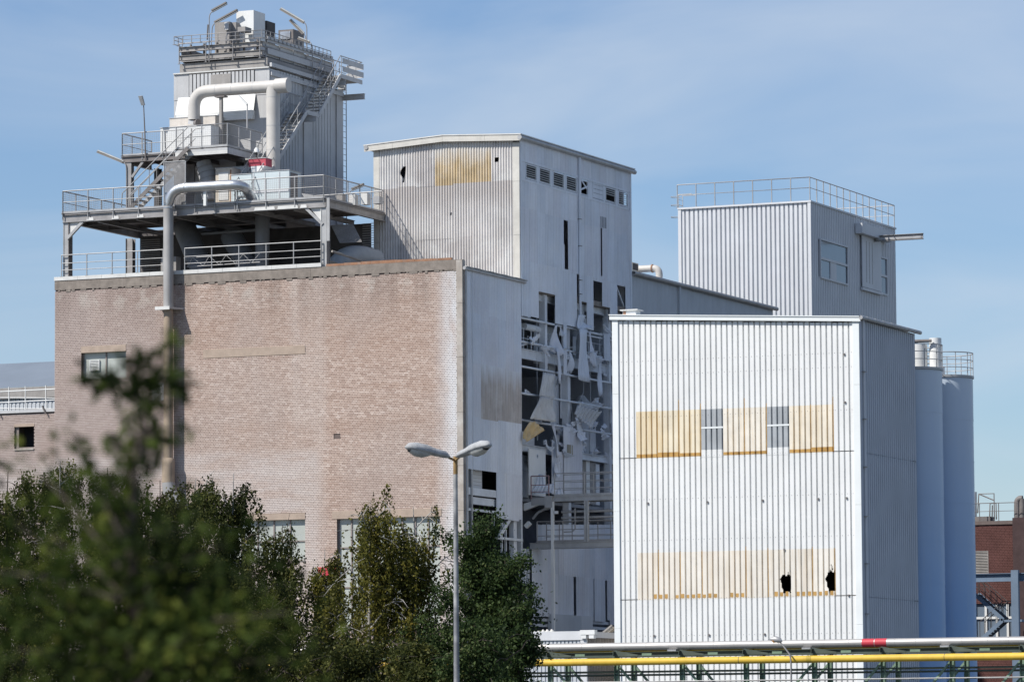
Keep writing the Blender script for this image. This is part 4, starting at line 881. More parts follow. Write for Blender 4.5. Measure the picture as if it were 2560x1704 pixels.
MB().tube([(U2+.1, V2+.35, zrt-.05), (U2+.1, V2+.35, 1)], .05, 8).build('downpipe', LGREY, wt)
for y in (930, 1048, 1167, 1290, 1408, 1533):
    z = float(P(2160, y, u=U2)[2]); MB().box(U2+.03, U2+.22, V2+.22, V2+.48, z-.02, z+.02).build('pipe_clip', GALV, wt)
vt = thing('roof_vent', 'flat-capped square vent on the white building roof', 'vent', (U1+.9, V2+.5, zlt))
vb0, vb1 = wu(1547, 775), wu(1588, 775); zv = wz(1565, 771)
MB().box(vb0+.08, vb1-.1, V2+.3, V2+.9, zlt+.03, zv-.07).build('vent_box', WPAN, vt); MB().box(vb0-.03, vb1+.03, V2+.2, V2+1.0, zv-.07, zv-.02).build('cap', COPE, vt); MB().box(vb0+.1, vb0+.25, V2+.295, V2+.299, zlt+.06, zv-.1).build('side_opening', RUST, vt)

# ------------------------------------------------------------------ silos tucked behind the white building
def silo(cx, cy, R, zt, label, nb):
    s_ = thing('silo', label, 'silo', (cx, cy, 0), 'steel silos behind the white building')
    zz = np.linspace(0, zt, nb+1)
    for k in range(nb):
        MB().tube([(cx, cy, zz[k]+.012), (cx, cy, zz[k+1]-.012)], R-.004*(k % 2), 48).build('shell_ring', SILOM, s_)
    for k in range(1, nb): MB().tube([(cx, cy, zz[k]-.025), (cx, cy, zz[k]+.025)], R+.008, 48).build('weld_band', SILOM, s_)
    MB().tube([(cx, cy, .1), (cx, cy, zt-.01)], R-.02, 48, cap=False).build('inner_shell', SILOM, s_)
    MB().tube([(cx, cy, zt), (cx, cy, zt+.12)], [R+.06, R+.06], 48).build('top_flange', GALVL, s_)
    ring = MB()
    for h, r in ((1.12, .028), (.75, .02), (.38, .02)): ring.tube([(cx+(R+.02)*math.cos(t), cy+(R+.02)*math.sin(t), zt+.12+h) for t in np.linspace(0, 2*math.pi, 41)], r, 6, cap=False)
    rr = ring.build('railing', GALVL, s_)
    pm = MB().tube([(0, 0, 0), (0, 0, 1.12)], .022, 6).mesh('post')
    for k in range(12):
        t = 2*math.pi*k/12+.2; link('post', pm, GALVL, rr, (cx+(R+.02)*math.cos(t), cy+(R+.02)*math.sin(t), zt+.12))
    return s_
SILOM = M('silo_pale_top', (0.25, 0.40, 0.64), 0.42, var=0.06, scale=0.35, streak=0.3, streak_col=(0.34, 0.44, 0.55), zfade=(11.0, 23.0, (0.52, 0.59, 0.67), 2.0))  # blue at the foot, fading paler towards the top
SR = 1.42
def solve(x, y, v):
    p = P(x, y, v=v); return float(p[0]), float(p[2])
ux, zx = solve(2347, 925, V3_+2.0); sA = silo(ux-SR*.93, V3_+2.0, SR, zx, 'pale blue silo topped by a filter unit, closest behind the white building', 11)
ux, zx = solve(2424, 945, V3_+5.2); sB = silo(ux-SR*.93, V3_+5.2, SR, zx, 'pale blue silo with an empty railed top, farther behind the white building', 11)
cx, cy, zt = WL[sA][0], WL[sA][1], float(P(2347, 925, v=V3_+2)[2])
MB().tube([(cx+.25, cy+.2, zt+.12), (cx+.25, cy+.2, zt+1.3)], .42, 18).build('filter_housing', WPAN, sA)
MB().tube([(cx+1.05, cy+.35, zt+.12), (cx+1.05, cy+.35, zt+1.6)], .3, 16).build('filter_housing', WPAN, sA)
MB().tube([(cx+.2, cy, zt+1.3), (cx+.2, cy, zt+1.75), (cx+.2, cy, zt+1.75), (cx+.2, cy, zt+2.05)], [.07, .07, .18, .01], 10).build('vent_cowl', WPAN, sA)
MB().tube([(cx+.1, cy-.2, zt+1.45), (cx+1.0, cy-.1, zt+1.45)], .08, 8).build('filter_pipe', DSTEEL, sA)
MB().tube([(cx-.6, cy-.3, zt+.12), (cx-.6, cy-.3, zt+1.2), (cx-.2, cy-.3, zt+1.4)], .05, 6).build('filter_pipe', GALVL, sA)
bx = WL[sB]; MB().tube([(bx[0]-.2, bx[1]-.2, zx+.12), (bx[0]-.2, bx[1]-.2, zx+.6)], .3, 14).build('hatch', WPAN, sB)
# ------------------------------------------------------------------ lower steel platform on the brick building's roof
PV = 0.12                                     # front plane of the platform
pu_ = lambda x, y, v=PV: P(x, y, v=v)
PL, PR = float(pu_(160, 530)[0]), float(pu_(812, 480)[0])
RZ = float(pu_(813, 438)[2]); PD = RZ-1.13; PB = PD-.42; PVB = 8.0
RF = ZT-.5                                    # roof level
pf = thing('steel_platform', 'large galvanised steel platform on columns above the brick building roof', 'platform', ((PL+PR)/2, 4, RF))
PVR = VT-.05
for a, b in ((PL-.05, -15.6), (-15.6, -11.8), (-11.8, PR+.05)):
    MB().ibeam((a+.004, PV, (PD+PB)/2-.04), (b-.004, PV, (PD+PB)/2-.04), .40, .22, .03).build('edge_beam', GALV, pf)
MB().ibeam((PL, PV+.12, (PD+PB)/2-.04), (PL, PVB, (PD+PB)/2-.04), .36, .2, .03).build('side_beam', GALV, pf)
MB().ibeam((PR, PV+.12, (PD+PB)/2-.04), (PR, PVR, (PD+PB)/2-.04), .36, .2, .03).build('side_beam', GALV, pf)
MB().ibeam((PL, PVB, (PD+PB)/2-.04), (PR-6, PVB, (PD+PB)/2-.04), .36, .2, .03).build('rear_beam', DSTEEL, pf)
for i, u in enumerate(np.linspace(PL+1.9, PR-1.7, 6)):
    MB().ibeam((u, PV+.12, PB+.02), (u, PVB if u < -13 else PVR, PB+.02), .22, .14, .02).build('joist', GALV, pf)
for v in (2.4, 4.6): MB().ibeam((PL+.1, v, PB+.16), (PR-.1, v, PB+.16), .2, .12, .02).build('joist', DSTEEL, pf)
MB().box(PL-.08, PR+.08, PV-.1, PVR if False else 6.9, PD-.05, PD).build('deck', DSTEEL, pf)



MB().box(PL-.06, PR+.06, PV-.125, PV-.115, PD+.0, PD+.1).build('toe_plate', GALV, pf)
for x1, x2 in ((219, 237), (282, 300), (345, 362), (638, 690), (696, 748), (753, 770)):
    a, b = float(pu_(x1, 545)[0]), float(pu_(x2, 545)[0]); 
    MB().prism([(a, PV-.13, PB-.005), (b, PV-.13, PB-.005), (b-.04, PV-.118, PB+.15), (a+.04, PV-.118, PB+.15)], (0, .01, 0)).build('splice_plate', COPE, pf)
def column(u, v, z0, z1, w=.26, d=.30, mat=GALVL):
    m = MB(); m.box(u-w/2, u+w/2, v-d/2, v-d/2+.03, z0, z1).box(u-w/2, u+w/2, v+d/2-.03, v+d/2, z0, z1).box(u-.02, u+.02, v-d/2+.03, v+d/2-.03, z0, z1)
    return m.build('column', mat, pf)
for (x, v) in ((166, PV+.15), (810, PV+.15)):
    u = float(pu_(x, 600)[0]); column(u, v, RF, PB-.01, .30, .34)
    MB().box(u-.16, u-.125, v-.2, v+.2, RF+.3, PB-.02).build('column_flange', COPE if x > 500 else GALVL, pf)
    MB().box(u+.125, u+.16, v-.2, v+.2, RF+.3, PB-.02).build('column_flange', GALVL if x > 500 else DSTEEL, pf)
    s_ = 1 if x < 500 else -1
    MB().beam((u+s_*.05, PV-.0, PB-.85), (u+s_*.95, PV-.0, PB-.02), .14, .14, (0, 1, 0)).build('knee_brace', GALVL, pf)
    MB().prism([(u+s_*.15, PV+.02, PB-.03), (u+s_*.75, PV+.02, PB-.03), (u+s_*.15, PV+.02, PB-.7)], (0, .012, 0)).build('gusset', COPE, pf)
u = float(P(822, 650, v=PV)[0]); MB().box(u-.06, u+.07, PV-.08, PV-.02, RF+.4, RF+1.75).build('black_sleeve', BLACKW, pf)
MB().box(u-.07, u+.08, PV-.08, PV-.02, RF+1.76, PD).build('grey_sleeve', GALVL, pf)
for x, vv in ((328, PVB-.3), (600, PVB-.3)):
    u = float(P(x, 620, v=vv)[0]); column(u, vv, RF, PB-.05, .32, .34, GALV)
    MB().box(u-.22, u-.17, vv-.2, vv+.2, RF, PB-.05).build('column_flange', DARK, pf)
    MB().beam((u+.15, vv, RF+1.2), (u+1.5, vv, PB-1.2), .1, .14, (0, 1, 0)).build('knee_brace', GALV, pf)
WM = M('wire_mesh', (.34, .33, .32), .6, .3, var=.1)
railing(pf, [(PL, PV-.12, PD), (float(pu_(413, 455)[0]), PV-.12, PD)], 1.13, GALVL, 1.35, (1.0, .5), .03, toe=.1, mesh_mat=WM, post_down=.35, grid=.105, wr=.007)
railing(pf, [(float(pu_(596, 455)[0]), PV-.12, PD), (PR, PV-.12, PD)], 1.13, GALVL, 1.4, (1.0, .5), .03, toe=.1, mesh_mat=WM, post_down=.35, grid=.105, wr=.007)
railing(pf, [(float(pu_(440, 455)[0]), PV-.12, PD), (float(pu_(590, 455)[0]), PV-.12, PD)], .62, GALV, 1.3, (1.0,), .026, toe=.1, mesh_mat=WM, post_down=.35, grid=.105, wr=.007)
railing(pf, [(PR, PV-.12, PD), (PR, PVR-.15, PD)], 1.13, GALVL, 1.35, (1.0, .5), .03, toe=.1, mesh_mat=WM, post_down=.3, grid=.105, wr=.007)
railing(pf, [(PL, PV-.12, PD), (PL, PVB, PD)], 1.13, GALV, 1.35, (1.0, .5), .03, toe=.1, mesh_mat=WM, post_down=.3, grid=.105, wr=.007)
# roof-edge railing on the coping
rr = thing('roof_edge_railing', 'low three-rail galvanised railing along the brick building coping', 'railing', (-15, .05, ZT))
zk = ZT+.19; hk_ = float(P(154, 638, v=-.02)[2])-zk
for xa, xb in ((154, 408), (462, 803)):
    railing(rr, [(float(P(xa, 640, v=-.02)[0]), -.02, zk), (float(P(xb, 620, v=-.02)[0]), -.02, zk)], hk_, GALVL, 1.43, (1.0, .62, .3), .028)
# dark plant under the deck
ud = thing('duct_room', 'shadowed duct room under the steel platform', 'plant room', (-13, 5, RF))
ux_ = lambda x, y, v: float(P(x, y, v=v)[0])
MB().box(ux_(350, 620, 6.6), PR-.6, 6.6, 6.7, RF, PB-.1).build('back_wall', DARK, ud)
for z in np.arange(RF+.7, PB-.3, .11): MB().box(ux_(352, 600, 6.5), ux_(400, 600, 6.5), 6.5, 6.56, z, z+.03).build('louvre_slat', GRIME, ud)
MB().box(ux_(425, 660, 5.8), ux_(515, 660, 5.8), 5.8, 6.3, RF, RF+1.4).build('machine_block', GRIME, ud)
MB().prism([P(640, 672, v=4.5), P(805, 690, v=4.5), P(805, 690, v=4.5)-V3(0, 0, .3), P(640, 690, v=4.5)], (0, 1.5, 0)).build('sloped_cover', GRIME, ud)
DUCTG = M('grimy_duct', (.20, .205, .215), .6, .2, var=.15, scale=1.5, streak=.3)
def bigduct(nm, pts, r, n=20, mat=DUCTG): return MB().tube(pts, r, n).build(nm, mat, ud)
bigduct('slanted_duct', [P(460, 565, v=4.2), P(512, 690, v=2.6)], .58)
bigduct('slanted_duct', [P(578, 590, v=4.4), P(640, 700, v=2.8)], .55)
bigduct('upright_duct', [P(656, 530, v=3.2), P(656, 625, v=3.2), P(652, 700, v=3.0)], .36)
bigduct('cross_pipe', [P(505, 585, v=3.8), P(640, 575, v=3.8)], .08, 8)
e0, e1, e2 = P(842, 668, v=3.0), P(866, 622, v=3.4), P(940, 650, v=5.6)
bigduct('elbow_duct', arc(e0, e1, e2, 10), .52, 22, M('blue_grey_duct', (.30, .335, .37), .55, .1, var=.1))
gp = MB(); o_ = P(828, 563, v=2.2); a_ = P(882, 560, v=2.2)-o_; b_ = P(850, 607, v=1.2)-o_
for i in range(19): gp.beam(o_+b_*i/18, o_+a_+b_*i/18, .02, .02)
for i in range(28): gp.beam(o_+a_*i/27, o_+a_*i/27+b_, .012, .016)
gp.build('sloped_grating', GALV, ud)
for i in range(20): MB().box(ux_(906, 590, 5.5), ux_(936, 590, 5.5), 5.5, 5.53, RF+.9+i*.12, RF+.93+i*.12).build('louvre_slat', GALV, ud)
MB().tube([P(830, 628, v=1.0), P(905, 652, v=3.0)], .06, 6).build('hand_pipe', GRIME, ud)
MB().box(ux_(402, 640, 1.6), ux_(440, 640, 1.6), 1.6, 2.1, RF, RF+1.6).build('control_cabinet', GRIME, ud)
lt_ = MB(); a, b = P(460, 645, v=.5), P(650, 632, v=.5); c, d = P(468, 667, v=.5), P(650, 655, v=.5)
lt_.tube([a, b], .022, 5).tube([c, d], .022, 5)
for i in range(9): t0, t1 = i/9, (i+1)/9; (lt_.tube([c+(d-c)*t0, a+(b-a)*t1], .014, 5) if i % 2 == 0 else lt_.tube([a+(b-a)*t0, c+(d-c)*t1], .014, 5))
lt_.build('lattice_girder', GALVL, ud)

# ------------------------------------------------------------------ silver-topped stack in front of the brick wall
SV = -.45
st = thing('wall_stack', 'tall rusty stack pipe with a bright zinc elbow against the brick wall', 'pipe', (float(P(421, 900, v=SV)[0]), SV, 8))
su = float(P(421, 760, v=SV)[0]); zcol = float(P(421, 772, v=SV)[2]); zel = float(P(421, 515, v=SV)[2]); zflg = float(P(420, 1160, v=SV)[2])
MB().tube([(su, SV, zcol), (su, SV, zel)], .255, 20).build('upper_pipe', STACKM, st)
MB().tube([(su, SV, zflg), (su, SV, zcol)], .235, 20).build('lower_pipe', STACKR, st)
MB().tube([(su, SV, zflg-.9), (su, SV, zflg), (su, SV, zflg+.25), (su, SV, zflg+.3)], [.32, .32, .32, .24], 20).build('flange_sleeve', STACKR, st)
MB().tube([(su, SV, zflg-.9), (su+.05, SV, zflg-1.3), (su+.5, SV+.2, zflg-1.9)], [.32, .34, .36], 16).build('foot_bend', STACKM, st)
cz = MB(); cz.prism([(su-.5, SV-.45, zcol-.03), (su+.28, SV-.45, zcol-.03), (su+.62, SV+.45, zcol-.03), (su-.6, SV+.45, zcol-.03)], (0, 0, .09)); cz.build('wall_bracket', GALVL, st)
MB().box(su-.5, su+.3, SV-.47, SV-.44, zcol-.07, zcol+.09).build('bracket_edge', COPE, st)
zc = float(P(500, 467, v=SV)[2]); ue = float(P(588, 467, v=SV)[0])
pth = [(su, SV, zel)]+arc((su, SV, zc-.95), (su, SV, zc), (su+.95, SV, zc), 8)+arc((ue-.3, SV, zc), (ue+.25, SV, zc), (ue+.35, SV+.45, zc-.15), 6)+[(ue+.36, SV+1.0, zc-.55)]
MB().tube(pth, .25, 20).build('elbow_pipe', ZINC, st)
for q in (pth[1], pth[-8], ): MB().tube([V3(*q)-V3(.0, 0, .02), V3(*q)+V3(.0, 0, .02)] if q is pth[1] else [V3(*q)-V3(.03, 0, 0), V3(*q)+V3(.03, 0, 0)], .27, 20).build('joint_band', ZINC, st)
uh = float(P(512, 490, v=SV)[0]); MB().box(uh-.07, uh+.07, SV-.02, SV+.12, zc-.95, zc-.28).build('hanger', WPAN, st)

# ------------------------------------------------------------------ upper platform, its legs and the stair up to it
QV = 1.8
up = thing('upper_platform', 'small railed steel platform raised above the big platform', 'platform', (-15.5, 3.2, PD))
q_ = lambda x, y, v=QV: P(x, y, v=v)
QL = float(q_(306, 380)[0]); QR = float(P(569, 350, v=QV-1.0)[0]); QRZ = float(q_(400, 328)[2]); QD = QRZ-1.13
uS = float(q_(462, 340)[0])
MB().box(QL-.05, uS, QV, 4.9, QD-.05, QD).build('deck', DSTEEL, up); MB().box(uS, QR, QV-1.0, 4.9, QD-.05, QD).build('deck', DSTEEL, up)
MB().ibeam((QL-.05, QV, QD-.2), (uS, QV, QD-.2), .3, .18, .03).build('edge_beam', DSTEEL, up)
MB().box(uS, QR, QV-1.03, QV-.97, QD-.36, QD-.18).build('edge_beam', COPE, up); MB().box(uS, QR, QV-1.02, QV-.98, QD-.175, QD-.055).build('toe_plate', CLAD, up)
MB().box(QR-.02, QR+.04, QV-.96, 4.9, QD-.36, QD-.06).build('side_beam', CLAD, up)
MB().ibeam((QL, QV+.1, QD-.2), (QL, 4.9, QD-.2), .3, .18, .03).build('side_beam', GALV, up)
for k in range(4): u = QL+(QR-QL)*(k+1)/5; MB().ibeam((u, QV+.1, QD-.22), (u, 4.9, QD-.22), .2, .12, .02).build('joist', DSTEEL, up)
for x, v in ((325, QV+.1), (395, 4.6), (600, 4.2)):
    u = float(P(x, 430, v=v)[0]); m = MB(); m.box(u-.15, u+.15, v-.15, v-.12, PD, QD-.35).box(u-.15, u+.15, v+.12, v+.15, PD, QD-.35).box(u-.02, u+.02, v-.12, v+.12, PD, QD-.35); m.build('leg', DARK if x > 350 else GALV, up)
u = float(P(325, 430, v=QV)[0]); MB().beam((u+.12, QV, QD-1.1), (u+.75, QV, QD-.36), .12, .1, (0, 1, 0)).build('knee_brace', GALV, up)
railing(up, [(QL, QV-.02, QD), (uS-.1, QV-.02, QD)], 1.13, GALVL, 1.3, (1.0, .5), .028, toe=.08, mesh_mat=WM, post_down=.25, grid=.105, wr=.006)
railing(up, [(QL, QV-.02, QD), (QL, 4.9, QD)], 1.13, GALV, 1.2, (1.0, .5), .028, toe=.08, mesh_mat=WM, grid=.105, wr=.006)
railing(up, [(uS+.05, QV-1.02, QD), (QR, QV-1.02, QD), (QR, 4.6, QD)], 1.13, GALVL, 1.2, (1.0, .5), .03, toe=.1, mesh_mat=WM, grid=.105, wr=.006)
sv0, sv1 = .55, 1.35
stz = thing('platform_stair', 'open-tread steel stair rising from the big platform to the small one', 'stair', (-18.5, 1, PD))
b0, t0 = P(345, 500, v=sv0), P(460, 380, v=sv0)
du = (t0[0]-b0[0]); 
zb_, zt_ = PD+.02, QD
ub = b0[0]-(b0[2]-zb_)*du/(t0[2]-b0[2]); ut = t0[0]+(zt_-t0[2])*du/(t0[2]-b0[2])
for v in (sv0, sv1): MB().beam((ub, v, zb_), (ut, v, zt_), .05, .2).build('stringer', DSTEEL if v == sv0 else GALVL, stz)
nst = 15
tm = MB().box(-.13, .13, sv0+.03, sv1-.03, -.02, .02).mesh('tread')
for k in range(nst): link('tread', tm, GALV, stz, (ub+(ut-ub)*(k+.6)/nst, 0, zb_+(zt_-zb_)*(k+.6)/nst))
for v in (sv0, sv1):
    m = MB(); a, b = V3(ub, v, zb_), V3(ut, v, zt_); h = V3(0, 0, 1.05)
    m.tube([a+V3(-.35, 0, .2), a+h+V3(-.3, 0, -.15), a+h+V3(0, 0, .1), b+h, b+h+V3(.5, 0, 0.02)], .026, 6).tube([a+h*.55, b+h*.55], .02, 6)
    hr = m.build('handrail', GALVL, stz)
    pm = MB().tube([(0, 0, 0), (0, 0, 1.05)], .02, 6).mesh('baluster')
    for k in (.08, .36, .64, .92): link('baluster', pm, GALV, hr, tuple(a+(b-a)*k))
pn = thing('perforated_screen', 'fine perforated grey screen standing beside the steel stair', 'screen', (float(P(437, 470, v=.3)[0]), .3, PD))
a, b = P(411, 406, v=.3), P(463, 404, v=.3)
mb = MB(); 
for k in np.arange(0, b[0]-a[0], .045): mb.beam((a[0]+k, .3, PD), (a[0]+k, .3, a[2]), .022, .008, (0, 1, 0))
for z in np.arange(PD, a[2], .045): mb.beam((a[0], .308, z), (b[0], .308, z), .006, .022)
tag(mb.build('perforated_sheet', GALV, pn), kind='stuff')
MB().box(a[0]-.03, a[0], .27, .33, PD, a[2]).box(b[0], b[0]+.03, .27, .33, PD, a[2]).box(a[0], b[0], .27, .33, a[2], a[2]+.03).build('screen_frame', CLAD, pn)

# ------------------------------------------------------------------ clad filter tower
TV = 5.0
ft = thing('filter_tower', 'grey clad filter tower with rooftop equipment above the platforms', 'tower', (-16, 10, PD))
t_ = lambda x, y, v=TV: P(x, y, v=v)
FU0, FU1 = float(t_(435, 200)[0]), float(t_(674, 200)[0]); FZT = float(t_(674, 170)[2]); FV1 = float(P(858, 260, u=FU1)[1])
MB().box(FU0+.05, FU1-.15, TV+.06, FV1-.03, PD, FZT).build('core', DARK, ft)
# front: plain side panels, ribbed centre, cover plate, white lower panel
zr0, zr1 = float(t_(560, 236)[2]), float(t_(560, 181)[2]); rL, rR = float(t_(473, 200)[0]), float(t_(637, 200)[0])
for a, b in ((FU0, FU0+.18), (FU0+.185, rL-.02), (rR+.02, FU1-.15), (FU1-.145, FU1)):
    MB().box(a, b, TV-.02, TV+.06, zr0-.15, FZT).build('front_panel', CLAD, ft)
nr = 17; pr = (rR-rL)/nr
rm = MB().box(0, pr*.72, -.08, 0, 0, zr1-zr0).mesh('rib')
for k in range(nr): link('rib', rm, CLAD, ft, (rL+k*pr+.03, TV+.03, zr0))
MB().box(float(t_(529, 200)[0]), float(t_(579, 200)[0]), TV-.10, TV-.052, float(t_(555, 217)[2]), float(t_(555, 186)[2])).build('cover_plate', GRIME, ft)
MB().box(FU0, FU1, TV-.0, TV+.058, PD, zr0-.16).build('lower_panel', CLAD, ft)
wp0 = float(t_(446, 260)[0]); wp1 = float(t_(640, 260)[0])
MB().prism([(wp0, TV-.35, float(t_(446, 290)[2])), (wp1, TV-.35, float(t_(640, 290)[2])), (wp1, TV-.02, zr0-.02), (wp0, TV-.02, zr0-.02)], (0, .01, 0)).build('sloped_hood', WPAN, ft)
MB().box(wp0+.05, wp1-.05, TV-.34, TV-.02, float(t_(446, 312)[2]), float(t_(446, 290)[2])).build('hood_box', WPAN, ft)
MB().box(FU0, FU1, TV-.10, TV-.02, FZT, FZT+.06).build('ledge', COPE, ft)
cp0, cp1 = float(t_(449, 180)[0]), float(t_(668, 160)[0]); zc0, zc1 = FZT+.06, float(t_(560, 152)[2])
MB().box(cp0, cp1, TV+.02, FV1-.4, zc0, zc1).build('cap_band', GRIME, ft)
# side: vertical sheets, broad columns of flat panel
sv_ = lambda x, y=300: float(P(x, y, u=FU1)[1])
fb = [TV+.02, sv_(694), sv_(750), sv_(760), sv_(776), sv_(832), sv_(842), FV1]
for i, (a, b) in enumerate(zip(fb[:-1], fb[1:])):
    if i in (1, 4): sheet('side_sheet', ft, CLAD, 'S', FU1, a, b, PD, FZT, RIBT, .34, .05)
    elif i in (2, 5): MB().box(FU1-.1, FU1-.06, a, b, PD, FZT).build('recess_panel', CLAD, ft)
    else: MB().box(FU1-.05, FU1+.0, a+.004, b-.004, PD, FZT-.02).build('side_panel', CLAD, ft)
for z in (FZT-.25, FZT+.2): MB().box(FU1-.02, FU1+.10, TV+.05, FV1-.1, z-.12, z+.08).build('side_ledge', CLAD, ft)
la = MB(); lv = FV1+.35
for dv in (0, .42): la.tube([(FU1-.1, lv+dv-.2, PD-2.5), (FU1-.1, lv+dv-.2, FZT+.8)], .022, 6)
for z in np.arange(PD-2.5, FZT+.6, .3): la.tube([(FU1-.1, lv-.2, z), (FU1-.1, lv+.22, z)], .013, 5)
la.build('ladder', DSTEEL, ft)
# roof deck, beams and double railing
zd = zc1+.08; RV0 = TV-.1; RV1 = FV1-.6
r0, r1 = float(P(455, 150, v=RV0)[0]), float(P(655, 140, v=RV0)[0])
for zz in (.18, .62):
    MB().ibeam((r0-.15, RV0, zd+zz), (r1+.05, RV0, zd+zz), .26, .14, .02).build('deck_beam', GRIME, ft); MB().ibeam((r1, RV0+.08, zd+zz), (r1, RV1, zd+zz), .26, .14, .02).build('deck_beam', CLAD, ft)
MB().box(r0-.1, r1, RV0+.3, RV1, zd-.02, zd+.03).build('roof_deck', DARK, ft)
for (a, b) in (((r0-.1), r0-.02),): MB().box(a, b, RV0+.1, RV1, zd+.05, zd+.75).build('deck_beam', GRIME, ft)
for k in range(6): u = r0+(r1-r0)*(k+.5)/6; MB().box(u-.04, u+.04, RV0+.2, RV0+.3, zd+.0, zd+.9).build('strut', DSTEEL, ft)
railing(ft, [(r0-.1, RV0-.12, zc1-.05), (r1-.05, RV0-.12, zc1-.05), (r1+.12, RV0+.2, zc1-.05), (r1+.12, RV1, zc1-.05)], 1.05, GALV, 1.45, (1.0, .6, .1), .028, name='lower_railing')
zr_ = float(t_(655, 77, RV0)[2]); zq = zr_-.42
railing(ft, [(r0-.35, RV0+.7, zq), (r0-.35, RV0-.2, zq), (r1+.1, RV0-.2, zq), (r1+.2, RV0+.1, zq), (r1+.2, RV1-.5, zq)], .42, GALV, .48, (1.0, .55, 0.03), .02, name='cable_railing')
# solid side guards
for z in (zd+.15, zd+.75): MB().box(r1+.15, r1+.18, RV0+.3, RV1-.2, z, z+.3).build('guard_plate', CLAD, ft)
# rooftop boxes
def rbox(nm, x1, y1, x2, y2, v, depth, mat, zbase=None):
    a, b = P(x1, y1, v=v), P(x2, y2, v=v); return MB().box(a[0], b[0], v, v+depth, b[2] if zbase is None else zbase, a[2]).build(nm, mat, ft)
rbox('air_unit', 591, 29, 634, 92, TV+1.2, 1.3, WPAN, zd); rbox('air_unit', 537, 57, 573, 100, TV+.5, 1.6, GRIME, zd); rbox('air_unit', 575, 57, 590, 100, TV+.8, 1.4, GRIME, zd)
rbox('control_box', 594, 68, 613, 78, TV+.3, .7, GRIME); rbox('control_box', 561, 56, 570, 75, TV+.35, .1, CLAD)
q0 = P(667, 52, v=TV+2.7); MB().box(q0[0]-1.1, q0[0], TV+2.7, float(P(688, 60, u=q0[0])[1]), zd, q0[2]).build('air_unit', DARK, ft)
q0 = P(733, 74, v=TV+5.2); a = P(696, 76, v=TV+5.2); MB().box(a[0], q0[0], TV+5.2, float(P(760, 84, u=q0[0])[1]), zd, a[2]).build('air_unit', DSTEEL, ft)
MB().box(a[0]+.12, q0[0]-.15, TV+5.15, TV+5.19, a[2]-.5, a[2]-.1).build('zinc_hatch', ZINC, ft)
MB().tube([P(520, 62, v=TV+.4), P(518, 100, v=TV+.4)], .04, 6).build('cable_conduit', DSTEEL, ft)
# tube lights on bent poles
def tube_light(lbl, base, elbow, tip, r=.025, pole_mat=GALV):
    t = thing('tube_light', lbl, 'lamp', base, 'tube lights on bent poles')
    base, elbow, tip = (np.array(q, float) for q in (base, elbow, tip)); d = (tip-elbow)/np.linalg.norm(tip-elbow)
    MB().tube([base]+arc(elbow-V3(0, 0, .3), elbow, elbow+d*.25, 5), r, 6).build('pole', pole_mat, t)
    a, b = elbow+d*.18, tip; n = np.cross(d, (0, 1, 0)); n /= np.linalg.norm(n)
    MB().beam(a+n*.05, b+n*.05, .15, .07, n).build('housing', TUBEL, t)
    MB().tube([a-n*.03, a+(b-a)*.1-n*.03, b-n*.03], .045, 8).build('diffuser', LENS, t)
    return t
zb = zc1-.05
tube_light('tube light on the pole beside the white air unit, tilted up', P(523, 150, v=RV0-.14)*V3(1, 1, 0)+V3(0, 0, zb), P(523, 33, v=RV0-.14), P(567, 9, v=RV0-.14))
q = P(530, 62, v=TV+.9); tube_light('tube light leaning behind the white air unit', (q[0]-.1, TV+.9, zd), q, P(594, 27, v=TV+.9))
q = P(767, 60, u=FU1-.3); tube_light('tube light on the thin pole at the filter tower far corner', (q[0], q[1], zd), q, P(702, 22, v=q[1]))
q = P(765, 90, u=FU1-.5); tube_light('tube light drooping below the thin pole on the filter tower', (q[0], q[1]+.6, zd), q, P(726, 50, v=q[1]))
q = P(781, 108, u=FU1-.1); tube_light('short tube light above the side railing of the filter tower', (q[0], q[1], zd), q, P(746, 95, v=q[1]))
q = P(308, 408, v=QV-.1); tube_light('tube light jutting out left from the upper platform leg', (q[0]+.2, QV-.1, PD), q+V3(.18, 0, 0), P(244, 378, v=QV-.1))
q = P(872, 478, v=4.0); tube_light('tube light leaning behind the right end of the big platform railing', (q[0], 4.0, PD), q, P(910, 462, v=4.0))
lp_ = thing('pole_lamp', 'slim pole lamp with flat head at the upper platform railing', 'lamp', (float(q_(362, 390)[0]), QV-.1, QD-.4))
a, b = P(364, 400, v=QV-.1), P(359, 262, v=QV-.1); MB().tube([a, P(362, 330, v=QV-.1), b], [.04, .035, .025], 8).build('pole', DSTEEL, lp_)
c = P(352, 241, v=QV-.3); MB().prism([b+V3(-.08, -.1, -.05), b+V3(.08, -.1, -.05), c+V3(.10, -.1, 0), c+V3(-.10, -.1, 0)], (0, .12, .03)).build('lamp_head', LAMPH, lp_)

